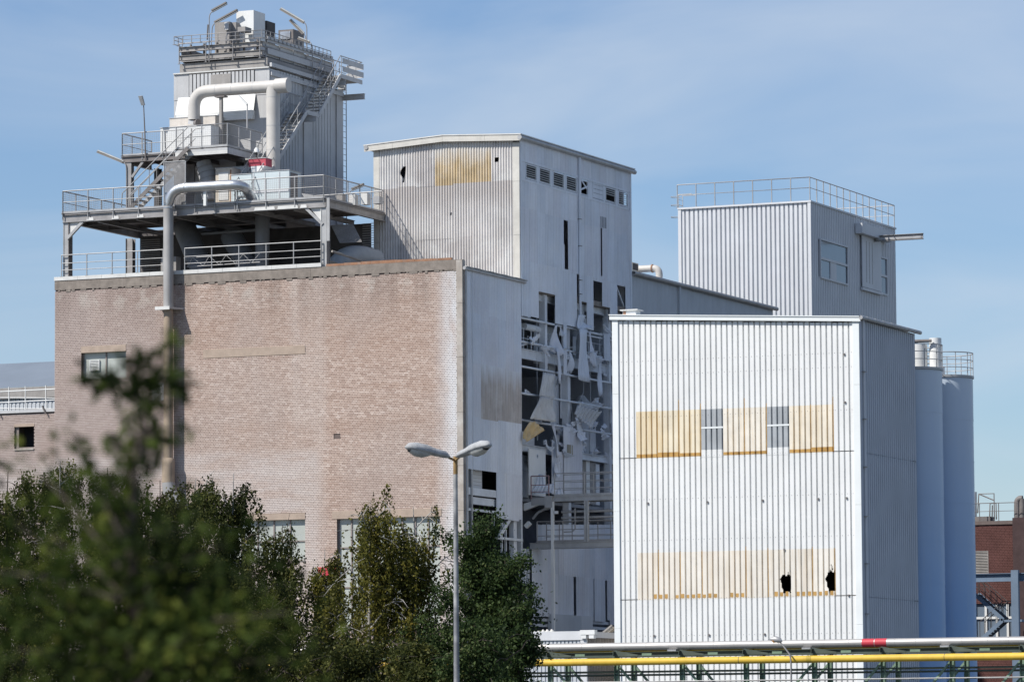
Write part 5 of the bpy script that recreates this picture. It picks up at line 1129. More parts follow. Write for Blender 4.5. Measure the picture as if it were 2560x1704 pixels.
# ------------------------------------------------------------------ long outside stair up the filter tower's side
s2 = thing('side_stair', 'long steel stair climbing the shaded side of the filter tower', 'stair', (FU1+1, 9, PD))
SU = FU1+1.05
pa, pb, pc, pe = P(700, 392, u=SU), P(767, 282, u=SU), P(797, 288, u=SU), P(851, 190, u=SU)
zl_ = (pb[2]+pc[2])/2; pb[2] = pc[2] = zl_; ptop = P(905, 207, u=SU); ptop[2] = pe[2]
sl0 = (pb[2]-pa[2])/(pb[1]-pa[1]); pa = V3(SU, pb[1]-(pb[2]-PD)/sl0, PD)
for du_ in (0, -.95):
    o = V3(du_, 0, 0)
    for k, (a, b) in enumerate(((pa, pb), (pb, pc), (pc, pe), (pe, ptop))): MB().beam(a+o+V3(0, 0, 0.003*k), b+o+V3(0, 0, .003*k), .05, .22, (0, 0, 1)).build('stringer', CLAD, s2)
    h = V3(0, 0, 1.05)
    m = MB(); m.tube([q+o+h for q in (pa, pb, pc, pe, ptop)], .028, 6).tube([q+o+h*.5 for q in (pa, pb, pc, pe, ptop)], .02, 6)
    if du_ == 0: m.tube([ptop+h, ptop+h+V3(-.95, 0, 0)], .026, 6)
    hr = m.build('handrail', GALVL, s2); pm = MB().tube([(0, 0, 0), (0, 0, 1.05)], .02, 6).mesh('baluster')
    for a, b, n in ((pa, pb, 5), (pb, pc, 2), (pc, pe, 4), (pe, ptop, 3)):
        for k in range(n): link('baluster', pm, GALVL, hr, tuple(a+o+(b-a)*(k+.15)/n))
tm = MB().box(-.92, -.03, -.13, .13, -.02, .02).mesh('tread')
for a, b in ((pa, pb), (pc, pe)):
    n = int((b[2]-a[2])/.19)
    for k in range(n): link('tread', tm, GALV, s2, tuple(a+(b-a)*(k+.6)/n))
MB().box(SU-.95, SU, pb[1], pc[1], zl_-.02, zl_+.03).build('landing', GALV, s2); MB().box(SU-.95, SU, pe[1], ptop[1], pe[2]-.02, pe[2]+.03).build('landing', GALV, s2)
for z in (.35, .78): MB().box(SU+.03, SU+.05, pe[1]+.2, ptop[1]+.1, pe[2]+z-.1, pe[2]+z+.18).build('guard_plate', CLAD, s2); MB().box(SU-.95, SU+.0, ptop[1]+.08, ptop[1]+.1, pe[2]+z-.1, pe[2]+z+.18).build('guard_plate', CLAD, s2)
for q in (pb, pe): MB().ibeam((FU1-.05, q[1]+.4, q[2]-.3), (SU+.35 if q is pb else SU+.1, q[1]+.4, q[2]-.3), .26, .14, .02).build('bracket_beam', CLAD, s2)
for q in (ptop,): MB().ibeam((FU1-.3, q[1]-.1, q[2]-.75), (SU+.2, q[1]-.1, q[2]-.75), .3, .16, .02).build('bracket_beam', CLAD, s2)
MB().box(FU1-.3, FU1+.1, FV1, ptop[1]+.1, pe[2]-.35, pe[2]-.1).build('side_gantry', CLAD, s2)

# ------------------------------------------------------------------ ducts and machines on the platforms
GV = 3.6
dk = thing('white_duct', 'thick white ventilation duct with capped end in front of the filter tower', 'duct', (float(P(682, 420, v=GV)[0]), GV, PD))
zg = float(P(600, 222, v=GV)[2]); ud0, ud1 = float(P(500, 222, v=GV)[0]), float(P(722, 222, v=GV)[0]); ul = float(P(485, 260, v=GV)[0])
uv = float(P(683, 300, v=GV)[0])
MB().tube([(ul, GV, float(P(485, 300, v=GV)[2]))]+arc((ul, GV, zg-.85), (ul, GV, zg), (ul+.85, GV, zg), 9)+[(ud1-.62, GV, zg)], .31, 24).build('main_run', WPIPE, dk)
MB().tube([(ud1-.7, GV, zg), (ud1, GV, zg)], .375, 24).build('end_cap', WPIPE, dk)
MB().tube([(uv, GV, PD+1.5), (uv, GV, zg-.05)], .345, 24).build('drop_run', WPIPE, dk)
for u in (ul+1.3, ul+2.2, ul+3.4): MB().tube([(u-.012, GV, zg), (u+.012, GV, zg)], .316, 24).build('seam', CLAD, dk)
for z in (zg-.55, zg-2.0, zg-3.2): MB().tube([(uv, GV, z-.012), (uv, GV, z+.012)], .352, 24).build('seam', CLAD, dk)
us = float(P(553, 280, v=GV)[0]); MB().box(us-.07, us+.07, GV-.1, GV+.1, QD, zg-.33).build('support_post', GRIME, dk); MB().box(us-.28, us+.28, GV-.2, GV+.2, zg-.38, zg-.31).build('saddle', DSTEEL, dk)
a, b, c = P(597, 240, v=GV-.5), P(618, 262, v=GV-.5), P(618, 325, v=GV-.5)
MB().beam(a, b, .08, .12, (0, 1, 0)).build('strap', WPAN, dk); MB().tube([b, c], .035, 6).build('strap_leg', CLAD, dk)
def cab(lbl, cat, x1, y1, x2, y2, v, dep, mat, z0, extra=None, name='cabinet'):
    a, b = P(x1, y1, v=v), P(x2, y2, v=v); t = thing(name, lbl, cat, ((a[0]+b[0])/2, v+dep/2, z0))
    MB().box(a[0], b[0], v, v+dep, z0, a[2]).build('casing', mat, t); MB().box(a[0]-.03, b[0]+.03, v-.03, v+dep+.03, a[2]+.002, a[2]+.03).build('lid', CLAD, t)
    if extra: extra(t, a, b, v)
    return t
def ribs(t, a, b, v):
    for k in (.02, .33, .72): u = a[0]+(b[0]-a[0])*k; MB().box(u, u+.05, v-.025, v-.002, PD+.1, a[2]-.05).build('rib', LGREY, t)
    MB().box(a[0]+.02, b[0]-.02, v-.03, v-.004, PD+.62, PD+.72).build('rail', LGREY, t)
    MB().box(b[0]+.002, b[0]+.03, v+.15, v+.9, PD+.1, a[2]-.1).build('dark_end', DSTEEL, t)
BLUEW = M('bluish_white_panel', (.55, .62, .64), .5, var=.06, scale=1.0, streak=.15)
cab('long bluish white machine casing behind the big platform railing', 'machine', 631, 431, 723, 500, 1.3, 1.3, BLUEW, PD, ribs, 'machine_casing')
cab('smaller bluish casing joined left of the long machine casing', 'machine', 578, 438, 629, 500, 1.35, 1.2, BLUEW, PD, None, 'machine_casing')
def door(t, a, b, v): MB().box(a[0]+.18, b[0]-.2, v-.03, v-.004, PD+.4, a[2]-.2).build('door', COPE, t); MB().box(b[0]-.1, b[0]-.03, v-.02, v-.004, PD+.3, a[2]-.1).build('rust_run', RUST, t)
cab('beige cabinet with rusty edges behind the big platform railing', 'cabinet', 539, 422, 580, 500, 1.5, .9, BEIGE, PD, door)
cab('grey box under the red box on the big platform', 'box', 584, 418, 626, 460, 2.6, 1.2, LGREY, PD, None, 'machine_box')
rd = cab('faded red box strapped above the machine casings', 'box', 622, 398, 664, 416, 2.2, .7, PINK, float(P(640, 416, v=2.2)[2]), None, 'red_box')
MB().box(WL[rd][0]-.3, WL[rd][0]+.3, 2.4, 2.7, PD, WL[rd][2]-.004).build('stand', DSTEEL, rd)
hp = thing('white_hopper', 'white curved hopper chute below the faded red box', 'hopper', (float(P(645, 430, v=2.1)[0]), 2.1, PD))
MB().prism([P(627, 416, v=2.0), P(661, 414, v=2.0), P(655, 424, v=2.0), P(645, 431, v=2.0), P(628, 432, v=2.0)], (0, .9, 0)).build('chute', WPAN, hp)
MB().box(WL[hp][0]-.3, WL[hp][0]+.2, 2.2, 2.6, PD, float(P(645, 432, v=2.0)[2])).build('foot', LGREY, hp)
def lock(t, a, b, v):
    for k in (.1, .45, .62): MB().box(a[0]+(b[0]-a[0])*k-.015, a[0]+(b[0]-a[0])*k+.015, v-.03, v-.004, QD+.05, a[2]-.1).build('hinge_bar', GRIME, t)
cab('white double-door cabinet on the upper platform', 'cabinet', 401, 321, 527, 385, 2.6, 1.0, WPAN, QD, lock)
cab('cream casing with flood lamp behind the white cabinet', 'machine', 424, 297, 538, 330, 3.7, .9, M('cream_casing', (.60, .555, .50), .7, var=.12, streak=.4), QD, None, 'machine_casing')
c = P(482, 305, v=3.5); fl = MB().beam(c-V3(.2, 0, 0), c+V3(.15, 0, -.08), .25, .22).build('flood_lamp', CLAD); tag(fl, 'small grey flood lamp clamped to the cream casing', 'lamp')
MB().tube([c+V3(.15, -.1, -.08), c+V3(.38, -.15, -.1)], [.12, .22], 12).build('reflector', DSTEEL, fl)
cb = thing('chute_pipe', 'fat ribbed chute pipe dropping behind the stair screen', 'pipe', (float(P(520, 440, v=2.4)[0]), 2.4, PD))
MB().tube([P(508, 405, v=2.4), P(514, 425, v=2.4), P(524, 462, v=2.4), P(526, 500, v=2.4)], [.36, .42, .45, .45], 20).build('pipe', CLAD, cb)
for k in (418, 432, 446): MB().tube([P(511+(k-418)*.3, k, v=2.4), P(511.4+(k-418)*.3, k+1.5, v=2.4)], .45, 20).build('band', GALV, cb)
MB().box(float(P(440, 440, v=3.4)[0]), float(P(486, 440, v=3.4)[0]), 3.4, 3.5, PD, QD-.4).build('dark_panel', DSTEEL, cb)
ss = thing('siren', 'small domed siren on a post by the upper platform railing', 'siren', (float(P(642, 390, v=2.2)[0]), 2.2, float(P(640, 400, v=2.2)[2])))
c = P(641, 396, v=2.3); MB().tube([c, c+V3(0, 0, .3)], .04, 6).build('post', DARK, ss); MB().tube([c+V3(0, 0, .3), c+V3(0, 0, .42), c+V3(0, 0, .55)], [.16, .13, .03], 12).build('dome', WPAN, ss)
db = thing('pipe_bundle', 'low white pipes and brackets behind the right end of the platform railing', 'pipes', (-9, 3, PD))
MB().tube([P(785, 490, v=1.2), P(955, 478, v=1.2)], .035, 6).build('pipe', GALVL, db); MB().prism([P(754, 483, v=1.3), P(784, 488, v=1.3), P(782, 496, v=1.3), P(760, 494, v=1.3)], (0, .5, 0)).build('bracket', GALVL, db)
for x in (800, 840, 872, 902, 932): MB().box(float(P(x, 500, v=3.2)[0]), float(P(x+16, 500, v=3.2)[0]), 3.2, 3.6, PD, PD+random.uniform(.35, .6)).build('block', random.choice([GALVL, GRIME, COPE]), db)
# ------------------------------------------------------------------ pipe rack along the road
KRV = -14.0
pk = thing('pipe_rack', 'green steel pipe rack carrying the yellow and silver pipes', 'pipe rack', (5, KRV+.6, 0))
k_ = lambda x, y, v=KRV: P(x, y, v=v)
zy = float(k_(2000, 1647)[2]); xs0 = float(k_(1180, 1650)[0])-16; xs1 = float(k_(2560, 1640)[0])+6
for dv in (0, 2.0):
    MB().ibeam((xs0, KRV+.35+dv, zy+.33), (xs1, KRV+.35+dv, zy+.33), .2, .2, .02).build('runner', GREEND, pk)
    for zz in (-.42, -.56): MB().tube([(xs0, KRV+.3+dv, zy+zz), (xs1, KRV+.3+dv, zy+zz)], .035, 6).build('conduit', GREEND, pk)
    MB().tube([(xs0, KRV+.15+dv*.9, zy-.86), (xs1, KRV+.15+dv*.9, zy-.86)], .025, 6).build('thin_pipe', GALVL, pk)
    MB().box(xs0, xs1, KRV+.2+dv, KRV+.28+dv, zy-1.45, zy-1.33).build('tie_rail', GREEND, pk)
pxs = [1205, 1370, 1536, 1700, 1860, 2031, 2203, 2376, 2552]
u_prev = None
for i, x in enumerate([880, 1042]+pxs):
    u = float(k_(x, 1680)[0])
    for dv in (0, 2.0):
        m = MB(); v = KRV+.3+dv; m.box(u-.1, u-.085, v-.1, v+.1, 0, zy+.22).box(u+.085, u+.1, v-.1, v+.1, 0, zy+.22).box(u-.085, u+.085, v-.012, v+.012, 0, zy+.22); m.build('column', GREEN, pk)
    MB().ibeam((u, KRV-.15, zy+.34), (u, KRV+2.9, zy+.34), .22, .12, .02).build('cross_beam', GREEND, pk)
    MB().prism([(u, KRV+.0, zy+.24), (u+1.1, KRV+.0, zy+.24), (u+1.1, KRV+.0, zy+.30), (u, KRV+.0, zy+.50)], (0, .05, 0)).build('haunch', GREEND, pk)
    MB().box(u+1.3, u+1.75, KRV-.02, KRV+.04, zy+.26, zy+.36).build('cleat', GREEN, pk)
    MB().box(u-.04, u+.08, KRV-.17, KRV-.13, zy-.03, zy+.25).build('pipe_hanger', GREEND, pk)
    if u_prev is not None:
        for dv in (0, 2.0):
            a, b = ((u_prev, zy-.2), (u, zy-3.4)) if i <= 6 else ((u_prev, zy-3.4), (u, zy-.2))
            MB().beam((a[0]+.1, KRV+.3+dv, a[1]), (b[0]-.1, KRV+.3+dv, b[1]), .09, .11, (0, 1, 0)).build('diagonal_brace', GREEN, pk)
    u_prev = u
def pipe(nm, lbl, path, r, mat, seams=None, sm=None, n=20):
    o = MB().tube(path, r, n).build(nm, mat); tag(o, lbl, 'pipe')
    if seams:
        a, b = np.array(path[0], float), np.array(path[-1], float); L_ = np.linalg.norm(b-a); d = (b-a)/L_; k = seams*.5
        while k < L_: MB().tube([a+d*k, a+d*(k+.012)], r+.004, n).build('seam', sm or mat, o); k += seams*(1+.12*math.sin(k*3))
    return o
zs_ = float(P(2000, 1612, v=KRV+1.1)[2]); yp1 = pipe('gas_pipe', 'front yellow pipe hung under the green rack', [(xs0, KRV-.15, zy), (xs1, KRV-.15, zy)], .155, YEL)
for x in (1362, 1851, 2365): u = float(k_(x, 1650)[0]); MB().tube([(u, KRV-.15, zy), (u+.02, KRV-.15, zy)], .160, 20).build('flange', GREEND, yp1)
for u_ in (float(k_(2020, 1645)[0]), float(k_(2026, 1645)[0])): MB().tube([(u_, KRV-.15, zy), (u_+.12, KRV-.15, zy)], .162, 20).build('band', M('dull_yellow', (.42, .30, .04), .6), yp1)
yp2 = pipe('gas_pipe', 'rear yellow pipe half hidden behind the silver pipe', [(xs0, KRV+1.3, zs_-.12), (xs1, KRV+1.3, zs_-.12)], .16, YEL)
al = pipe('insulated_pipe', 'fat silver insulated pipe with a red marker band', [(xs0, KRV+1.0, zs_+.06), (xs1, KRV+1.0, zs_+.06)], .175, ALU, 1.02, M('seam_grey', (.36, .35, .34), .5))
for x1, x2 in ((2157, 2187), (2189, 2218)): MB().tube([(float(P(x1, 1600, v=KRV+1)[0]), KRV+1.0, zs_+.06), (float(P(x2, 1600, v=KRV+1)[0]), KRV+1.0, zs_+.06)], .182, 20).build('red_band', REDP, al)
for x in (1208, 1680, 2016, 2362): u = float(P(x, 1622, v=KRV+.8)[0]); MB().box(u-.2, u+.2, KRV+.75, KRV+1.25, zs_-.17, zs_-.10).build('saddle', GALVL, al); MB().box(u-.03, u+.03, KRV+.9, KRV+1.0, zy+.42, zs_-.17).build('saddle_leg', GREEND, al)
# small street lamp above the rack
sm_ = thing('street_lamp', 'small street lamp with amber bulb leaning over the silver pipe', 'street lamp', (float(P(1975, 1640, v=KRV-.6)[0]), KRV-.6, 0))
a, b = P(1974, 1634, v=KRV-.6), P(1948, 1600, v=KRV-.6)
MB().tube([(a[0]+.05, KRV-.6, 0), (a[0]+.05, KRV-.6, a[2]-.2), a, b], .035, 8).build('pole', GALV, sm_)
d = (b-a)/np.linalg.norm(b-a); h0, h1 = P(1952, 1603, v=KRV-.6), P(1925, 1596, v=KRV-.6)
MB().tube([h0+V3(.05, 0, 0), h0+V3(-.05, 0, .06), (h0+h1)/2+V3(0, 0, .05), h1+V3(0, 0, .0)], [.04, .12, .14, .05], 12).build('lamp_head', GALVL, sm_); MB().tube([(h0+h1)/2+V3(-.05, -.02, -.10), (h0+h1)/2+V3(-.05, -.02, 0.0)], [.06, .11], 10).build('lens', AMBER, sm_)

# ------------------------------------------------------------------ low pale shed between the tower and the white building
SHV = 1.5
sd = thing('pale_shed', 'low pale flat-roofed shed with ribbed walls at the tower foot', 'building', (0, SHV+2, 0))
s_ = lambda x, y, v=SHV: P(x, y, v=v)
a0, a1 = float(s_(1250, 1600)[0]), float(s_(1466, 1590)[0]); zt_ = float(s_(1466, 1576)[2])
MB().box(a0, a1, SHV-.06, SHV+.1, zt_-.42, zt_).build('parapet', LGREY, sd)
for a, b in cut(a0, a1-.3, 1.0): sheet('wall_sheet', sd, HALLW, 'F', SHV, a, b, 0, zt_-.42, TRAP, .2, .05)
MB().box(a1-.3, a1+.02, SHV-.04, SHV+.1, 0, zt_-.43).build('corner_post', LGREY, sd)
MB().box(a1-.06, a1+.06, SHV+.1, 7.6, zt_-.3, zt_-.02).build('side_parapet', LGREY, sd)
for a, b in cut(SHV+.1, 7.5, 1.0): sheet('side_sheet', sd, M('brown_shed_side', (.30, .27, .24), .8, var=.15), 'S', a1, a, b, 0, zt_-.3, TRAP, .2, .04)
MB().box(a0, a1-.1, SHV+.12, 7.5, zt_-.3, zt_-.22).build('roof', CONC, sd)
fd = MB().box(a1-.25, a1+.5, SHV-.2, SHV+.15, zt_-.18, zt_+.04).build('flood_light', WPAN); tag(fd, 'white flood light box on the corner of the pale shed', 'lamp')
for k in (0, .4): MB().box(a1-.2+k, a1+.05+k, SHV-.18, SHV+.1, zt_-.36, zt_-.19).build('lamp_cup', WPAN, fd)
rs = patch('roof_scrap', None, SHEETW, [s_(1320, 1582, SHV+.8), s_(1385, 1574, SHV+.9), s_(1388, 1578, SHV+.4), s_(1312, 1588, SHV+.3)], 6, .1, .1, jag=.1); tag(rs, 'crumpled corrugated sheet lying on the pale shed roof', 'metal sheet')
cv = thing('sloping_conveyor', 'narrow beige sloping conveyor rising to the white building', 'conveyor', (3.0, 4.0, 0))
a, b = P(1490, 1605, v=4.5), P(1536, 1568, v=4.5); MB().beam(a-(b-a)*1.0, b, .5, .12, (0, 0, 1)).build('belt_frame', M('beige_steel', (.50, .45, .37), .7, var=.15, streak=.3), cv)
MB().beam(a-(b-a)+V3(0, -.3, .12), b+V3(0, -.3, .12), .04, .08).build('side_rail', GRIME, cv); g0 = a-(b-a)*.9; MB().box(g0[0]-.1, g0[0]+.1, g0[1]-.2, g0[1]+.2, 0, g0[2]).build('support', GALV, cv)

# ------------------------------------------------------------------ dark red brick building far right with gantry and stair
RV_ = 30.0
rbd = thing('red_brick_building', 'dark red brick building beyond the silos', 'building', (float(P(2500, 1500, v=RV_)[0]), RV_+5, 0))
r_ = lambda x, y, v=RV_: P(x, y, v=v)
ra, rb2 = float(r_(2400, 1400)[0]), float(r_(2547, 1310)[0]); rz = float(r_(2500, 1302)[2])
RL = (float(r_(2431, 1378)[0]), float(r_(2469, 1378)[0]), float(r_(2450, 1433)[2]), float(r_(2450, 1378)[2]))
rw = (float(r_(2436, 1500)[0]), float(r_(2545, 1500)[0]), float(r_(2500, 1592)[2]), float(r_(2500, 1508)[2]))
m = MB(); wall_with_openings(m, ra, rb2, 0, rz, RV_+.03, RV_+.4, sorted([RL, rw])); m.box(ra, rb2, RV_+.4, RV_+9, 0, rz-.3); m.build('wall_core', RMORT, rbd)
RBM = RBRICK
bricks('red_bricks', rbd, RBM, RV_, ra, rb2, 3.0, rz-.18, holes=[RL, rw])
MB().box(ra-.05, rb2+.08, RV_-.06, RV_+.5, rz-.17, rz+.02).build('coping', M('dark_coping', (.15, .12, .11), .8), rbd)
louvre(rbd, RL, 14, RV_+.05, GRIME, GRIME)
f_ = MB(); 
for k in range(5): u = rw[0]+(rw[1]-rw[0])*k/4; f_.box(u-.06, u+.06, RV_+.05, RV_+.12, rw[2], rw[3])
f_.box(rw[0], rw[1], RV_+.04, RV_+.045, rw[2]+(rw[3]-rw[2])*.55, rw[2]+(rw[3]-rw[2])*.62)
wf = f_.build('window', WPAN, rbd)
for k in range(4): MB().box(rw[0]+(rw[1]-rw[0])*k/4+.05, rw[0]+(rw[1]-rw[0])*(k+1)/4-.05, RV_+.13, RV_+.14, rw[2], rw[3]).build('pane', PANEB, wf)
MB().box(rb2+.02, rb2+3, RV_-1.2, RV_+9, 0, rz+.1).build('dark_wing', M('dark_wing', (.07, .045, .045), .9, var=.2), rbd)
railing(rbd, [(ra, RV_+.2, rz+.02), (rb2-.1, RV_+.2, rz+.02)], .95, DSTEEL, 1.0, (1.0, .55), .022, name='roof_railing')
rp = thing('roof_pipework', 'rusty pipe frame and stub flue on the red brick roof', 'pipes', (float(r_(2470, 1300)[0]), RV_+1, rz))
q = lambda x, y: P(x, y, v=RV_+.8)
MB().tube([q(2435, 1302), q(2435, 1229)], .15, 12).build('flue', COPE, rp)
for pp in (((2444, 1282), (2447, 1234), (2485, 1233), (2486, 1300)), ((2474, 1300), (2475, 1258), (2490, 1257), (2491, 1298)), ((2480, 1300), (2481, 1262)), ((2447, 1234), (2485, 1250))): MB().tube([q(*w) for w in pp], .035, 6).build('frame_pipe', DSTEEL, rp)
MB().box(q(2431, 1290)[0], q(2478, 1290)[0], RV_+.6, RV_+1.4, rz, rz+.3).build('plinth', DSTEEL, rp)
ev = thing('hooked_vent', 'curved dark vent pipe at the red brick roof corner', 'vent', (float(r_(2545, 1300)[0]), RV_+.9, rz)); 
MB().tube([q(2543, 1300), q(2543, 1262)]+arc(q(2543, 1256), q(2544, 1244), q(2556, 1246), 6), .17, 12).build('pipe', DSTEEL, ev); MB().tube([q(2556, 1246), q(2556, 1300)], .17, 12).build('down_leg', DSTEEL, ev)
GVv = 25.0
gn = thing('blue_gantry', 'blue-grey steel portal gantry in front of the red brick building', 'gantry', (float(P(2545, 1500, v=GVv)[0]), GVv, 0))
q = lambda x, y: P(x, y, v=GVv)
a, b = q(2434, 1444), q(2560, 1444); MB().ibeam((a[0]-1, GVv, a[2]), (b[0]+3, GVv, a[2]), .42, .3, .03).build('girder', BLUEST, gn)
for x in (2543,): u = float(q(x, 1500)[0]); MB().box(u-.19, u+.19, GVv-.42, GVv-.17, 0, a[2]+.35).build('leg', BLUEST, gn)
es = thing('fire_stair', 'dark steel fire stair under the blue gantry', 'stair', (float(q(2480, 1560)[0]), GVv+1, 0))
a, b = P(2434, 1482, v=GVv+.8), P(2508, 1548, v=GVv+.8)
for dv in (0, .8):
    o = V3(0, dv, 0); MB().beam(a+o, b+o, .04, .2, (0, 0, 1)).build('stringer', BLUEST, es); h = V3(0, 0, .95); hr = MB().tube([a+o+h, b+o+h, b+o+h+V3(.6, 0, 0)], .022, 6).tube([a+o+h*.5, b+o+h*.5], .018, 6).build('handrail', DARK, es)
    for k in range(6): t = k/5; MB().tube([a+o+(b-a)*t, a+o+(b-a)*t+h], .018, 5).build('baluster', DARK, hr)
    c, d = b, P(2450, 1600, v=GVv+.8); MB().beam(c+o, d+o, .04, .2, (0, 0, 1)).build('stringer', BLUEST, es); hr = MB().tube([c+o+h, d+o+h], .022, 6).build('handrail', DARK, es)
    for k in range(5): t = k/4; MB().tube([c+o+(d-c)*t, c+o+(d-c)*t+h], .018, 5).build('baluster', DARK, hr)
tm = MB().box(-.14, .14, .02, .78, -.015, .015).mesh('tread')
for c, d in ((a, b), (b, d)):
    for k in range(9): link('tread', tm, DARK, es, tuple(c+(d-c)*(k+.5)/9))
MB().box(b[0], b[0]+1.0, b[1]-.02, b[1]+.85, b[2]-.12, b[2]).build('landing', BLUEST, es); MB().box(b[0]+.4, b[0]+.5, b[1]+.3, b[1]+.4, 0, b[2]-.12).build('post', BLUEST, es)

# ------------------------------------------------------------------ low brick annex and shed on the far left
AV = 1.2
an = thing('brick_annex', 'lower brick annex joined to the tall brick building', 'building', (float(P(60, 1200, v=AV)[0]), 6, 0))
a_ = lambda x, y, v=AV: P(x, y, v=v)
za = float(a_(60, 1024)[2]); l0 = float(a_(-140, 1100)[0])
wA = (float(a_(36, 1066)[0]), float(a_(85, 1066)[0]), float(a_(60, 1122)[2]), float(a_(60, 1066)[2]))
lA = (wA[0]-.02, wA[1]+.02, wA[3], wA[3]+.14)
m = MB(); wall_with_openings(m, l0, BU0-.002, 0, za-.15, AV+.028, AV+.34, [wA]); m.box(l0, BU0-.005, AV+3, AV+3.1, 0, za-.2); m.box(l0, BU0-.005, AV+.36, AV+9, za-.3, za-.2); m.build('wall_core', MORTAR, an)
bricks('annex_bricks', an, BRICK, AV, l0, BU0-.005, 8.0, za-.15, holes=[wA, lA])
MB().box(l0, BU0-.005, AV-.08, AV+.4, za-.149, za).build('roof_edge', CLAD, an)
MB().box(lA[0], lA[1], AV-.015, AV+.3, lA[2], lA[3]).build('lintel', LINT, an)
wf = MB().box(wA[0], wA[0]+.2, AV+.1, AV+.16, wA[2], wA[3]).box(wA[0]+.2, wA[1], AV+.1, AV+.16, wA[2], wA[2]+.1).build('window', FRM, an); MB().box(wA[0], wA[1], AV+1.0, AV+1.05, wA[2]-.5, wA[3]+.5).build('dark_room', BLACKW, wf)
MB().box(wA[0], wA[1], AV-.05, AV+.1, wA[2]-.05, wA[2]+.02).build('sill', CONCP, wf)
ra_ = thing('scaffold_railing', 'white scaffold tube railing along the low annex roof', 'railing', (float(a_(60, 1020)[0]), AV+.3, za))
for z0, z1_ in ((.95, 1.1), (.40, .55)): MB().tube([(l0, AV+.1, za+z0), (BU0-.1, AV+.1, za+z1_-.1)], .032, 6).build('rail', WPAN, ra_); MB().tube([(l0+1, AV+1.4, za+z0-.1), (BU0-.1, AV+1.4, za+z0-.35)], .028, 6).build('rail', WPAN, ra_)
for x in (20, 61, 112): u = float(a_(x, 1000)[0]); MB().tube([(u, AV+.1, za), (u, AV+.1, za+1.2)], .03, 6).build('post', WPAN, ra_)
for x in (2, 118): u = float(a_(x, 1020)[0]); MB().beam((u, AV-.12, za-.25), (u-.2, AV-.14, za+.15), .06, .1, (0, 1, 0)).build('clamp_bracket', DSTEEL, ra_)
GV2 = 16.0
ga = thing('rear_shed', 'distant shed with blue-grey ribbed roof left of the brick building', 'building', (float(P(50, 950, v=GV2)[0]), GV2+4, 0))
a, b = P(-90, 905, v=GV2+6), P(175, 948, v=GV2); g0 = float(P(-120, 950, v=GV2)[0]); g1 = BU0-.4
ze, zr = float(P(60, 983, v=GV2)[2]), float(P(60, 925, v=GV2+5)[2])
nrib = 14
for k in range(nrib):
    t0, t1 = k/nrib, (k+1)/nrib; q = lambda t: V3(0, GV2+5*t, ze+.35+(zr-ze)*t)
    p0, p1 = q(t0), q(t1); MB().prism([(g0, p0[1], p0[2]), (g0, p1[1]-.03, p1[2]), (g0, p1[1]-.03, p1[2]+.06), (g0, p0[1], p0[2]+.02)], (g1-g0, 0, 0)).build('roof_sheet', PATINA, ga)
MB().box(g0, g1, GV2-.1, GV2+.0, ze-.25, ze+.33).build('fascia', GRIME, ga)
for a, b in cut(g0, g1, 1.0): sheet('wall_sheet', ga, HALLW, 'F', GV2+.1, a, b, ze-6, ze-.25, TRAP, .25, .04)
MB().box(g0, g1, GV2+.2, GV2+9, 0, ze-.1).build('core', HALLW, ga)

# ------------------------------------------------------------------ double-headed street lamp
LD = 104.0
pp = P(1141, 1150, d=LD); pb_ = P(1141.5, 1704, d=LD)
lm = thing('double_street_lamp', 'weathered double-headed street lamp in front of the brick wall', 'street lamp', (pb_[0], pb_[1], 0))
MB().tube([(pb_[0], pb_[1], 0), (pb_[0], pb_[1], 1.2), (pb_[0], pb_[1], 1.25), (pb_[0], pb_[1], pp[2]-.3)], [.11, .11, .085, .052], 14).build('pole', POLE, lm)
RUSTP = M('rusty_pole_top', (.30, .20, .09), .8, var=.3, scale=5)
MB().tube([(pb_[0], pb_[1], pp[2]-.3), (pb_[0], pb_[1], pp[2]+.12)], .055, 12).build('pole_cap', RUSTP, lm)
def head(sx, xa, ya, xb, yb, dd):
    a, b = P(xa, ya, d=LD), P(xb, yb, d=LD+dd); top = V3(pb_[0], pb_[1], pp[2]+.02)
    MB().tube([top, a+(b-a)*.08], .03, 8).build('arm', RUSTP, lm)
    d = b-a; L_ = np.linalg.norm(d); d = d/L_; n = np.cross(d, (0, 0, 1)); n /= np.linalg.norm(n); up_ = np.cross(n, d)
    prof = [(0, .06, .04, .05), (.08, .10, .085, .07), (.35, .125, .10, .075), (.55, .16, .13, .08), (.8, .165, .13, .08), (.94, .12, .095, .06), (1.0, .05, .03, .03)]
    vs = []; fs = []; K = 14
    for t, w, h, dn in prof:
        c = a+d*L_*t
        for j in range(K):
            an_ = 2*math.pi*j/K; vs.append(c+n*w*1.1*math.cos(an_)+up_*(math.sin(an_)*(h*1.25 if math.sin(an_) > 0 else dn*.75)))
    for i in range(len(prof)-1):
        for j in range(K): fs.append((i*K+j, i*K+(j+1) % K, (i+1)*K+(j+1) % K, (i+1)*K+j))
    fs += [tuple(range(K)), tuple(range((len(prof)-1)*K, len(prof)*K))]
    hd = MB().add(vs, fs, True).build('lamp_head', LAMPH, lm)
    vs = []; fs = []; prof2 = [(.45, .10, .05), (.6, .135, .13), (.78, .14, .13), (.92, .09, .06)]
    for t, w, h in prof2:
        c = a+d*L_*t
        for j in range(8): an_ = math.pi+math.pi*j/7; vs.append(c+n*w*math.cos(an_)+up_*(math.sin(an_)*h-.035))
    for i in range(3):
        for j in range(7): fs.append((i*8+j, i*8+j+1, (i+1)*8+j+1, (i+1)*8+j))
    MB().add(vs, fs, True).build('lens', LENS, hd)
head(-1, 1122, 1141, 1015, 1117, -.6); head(1, 1146, 1140, 1221, 1112, -2.2)
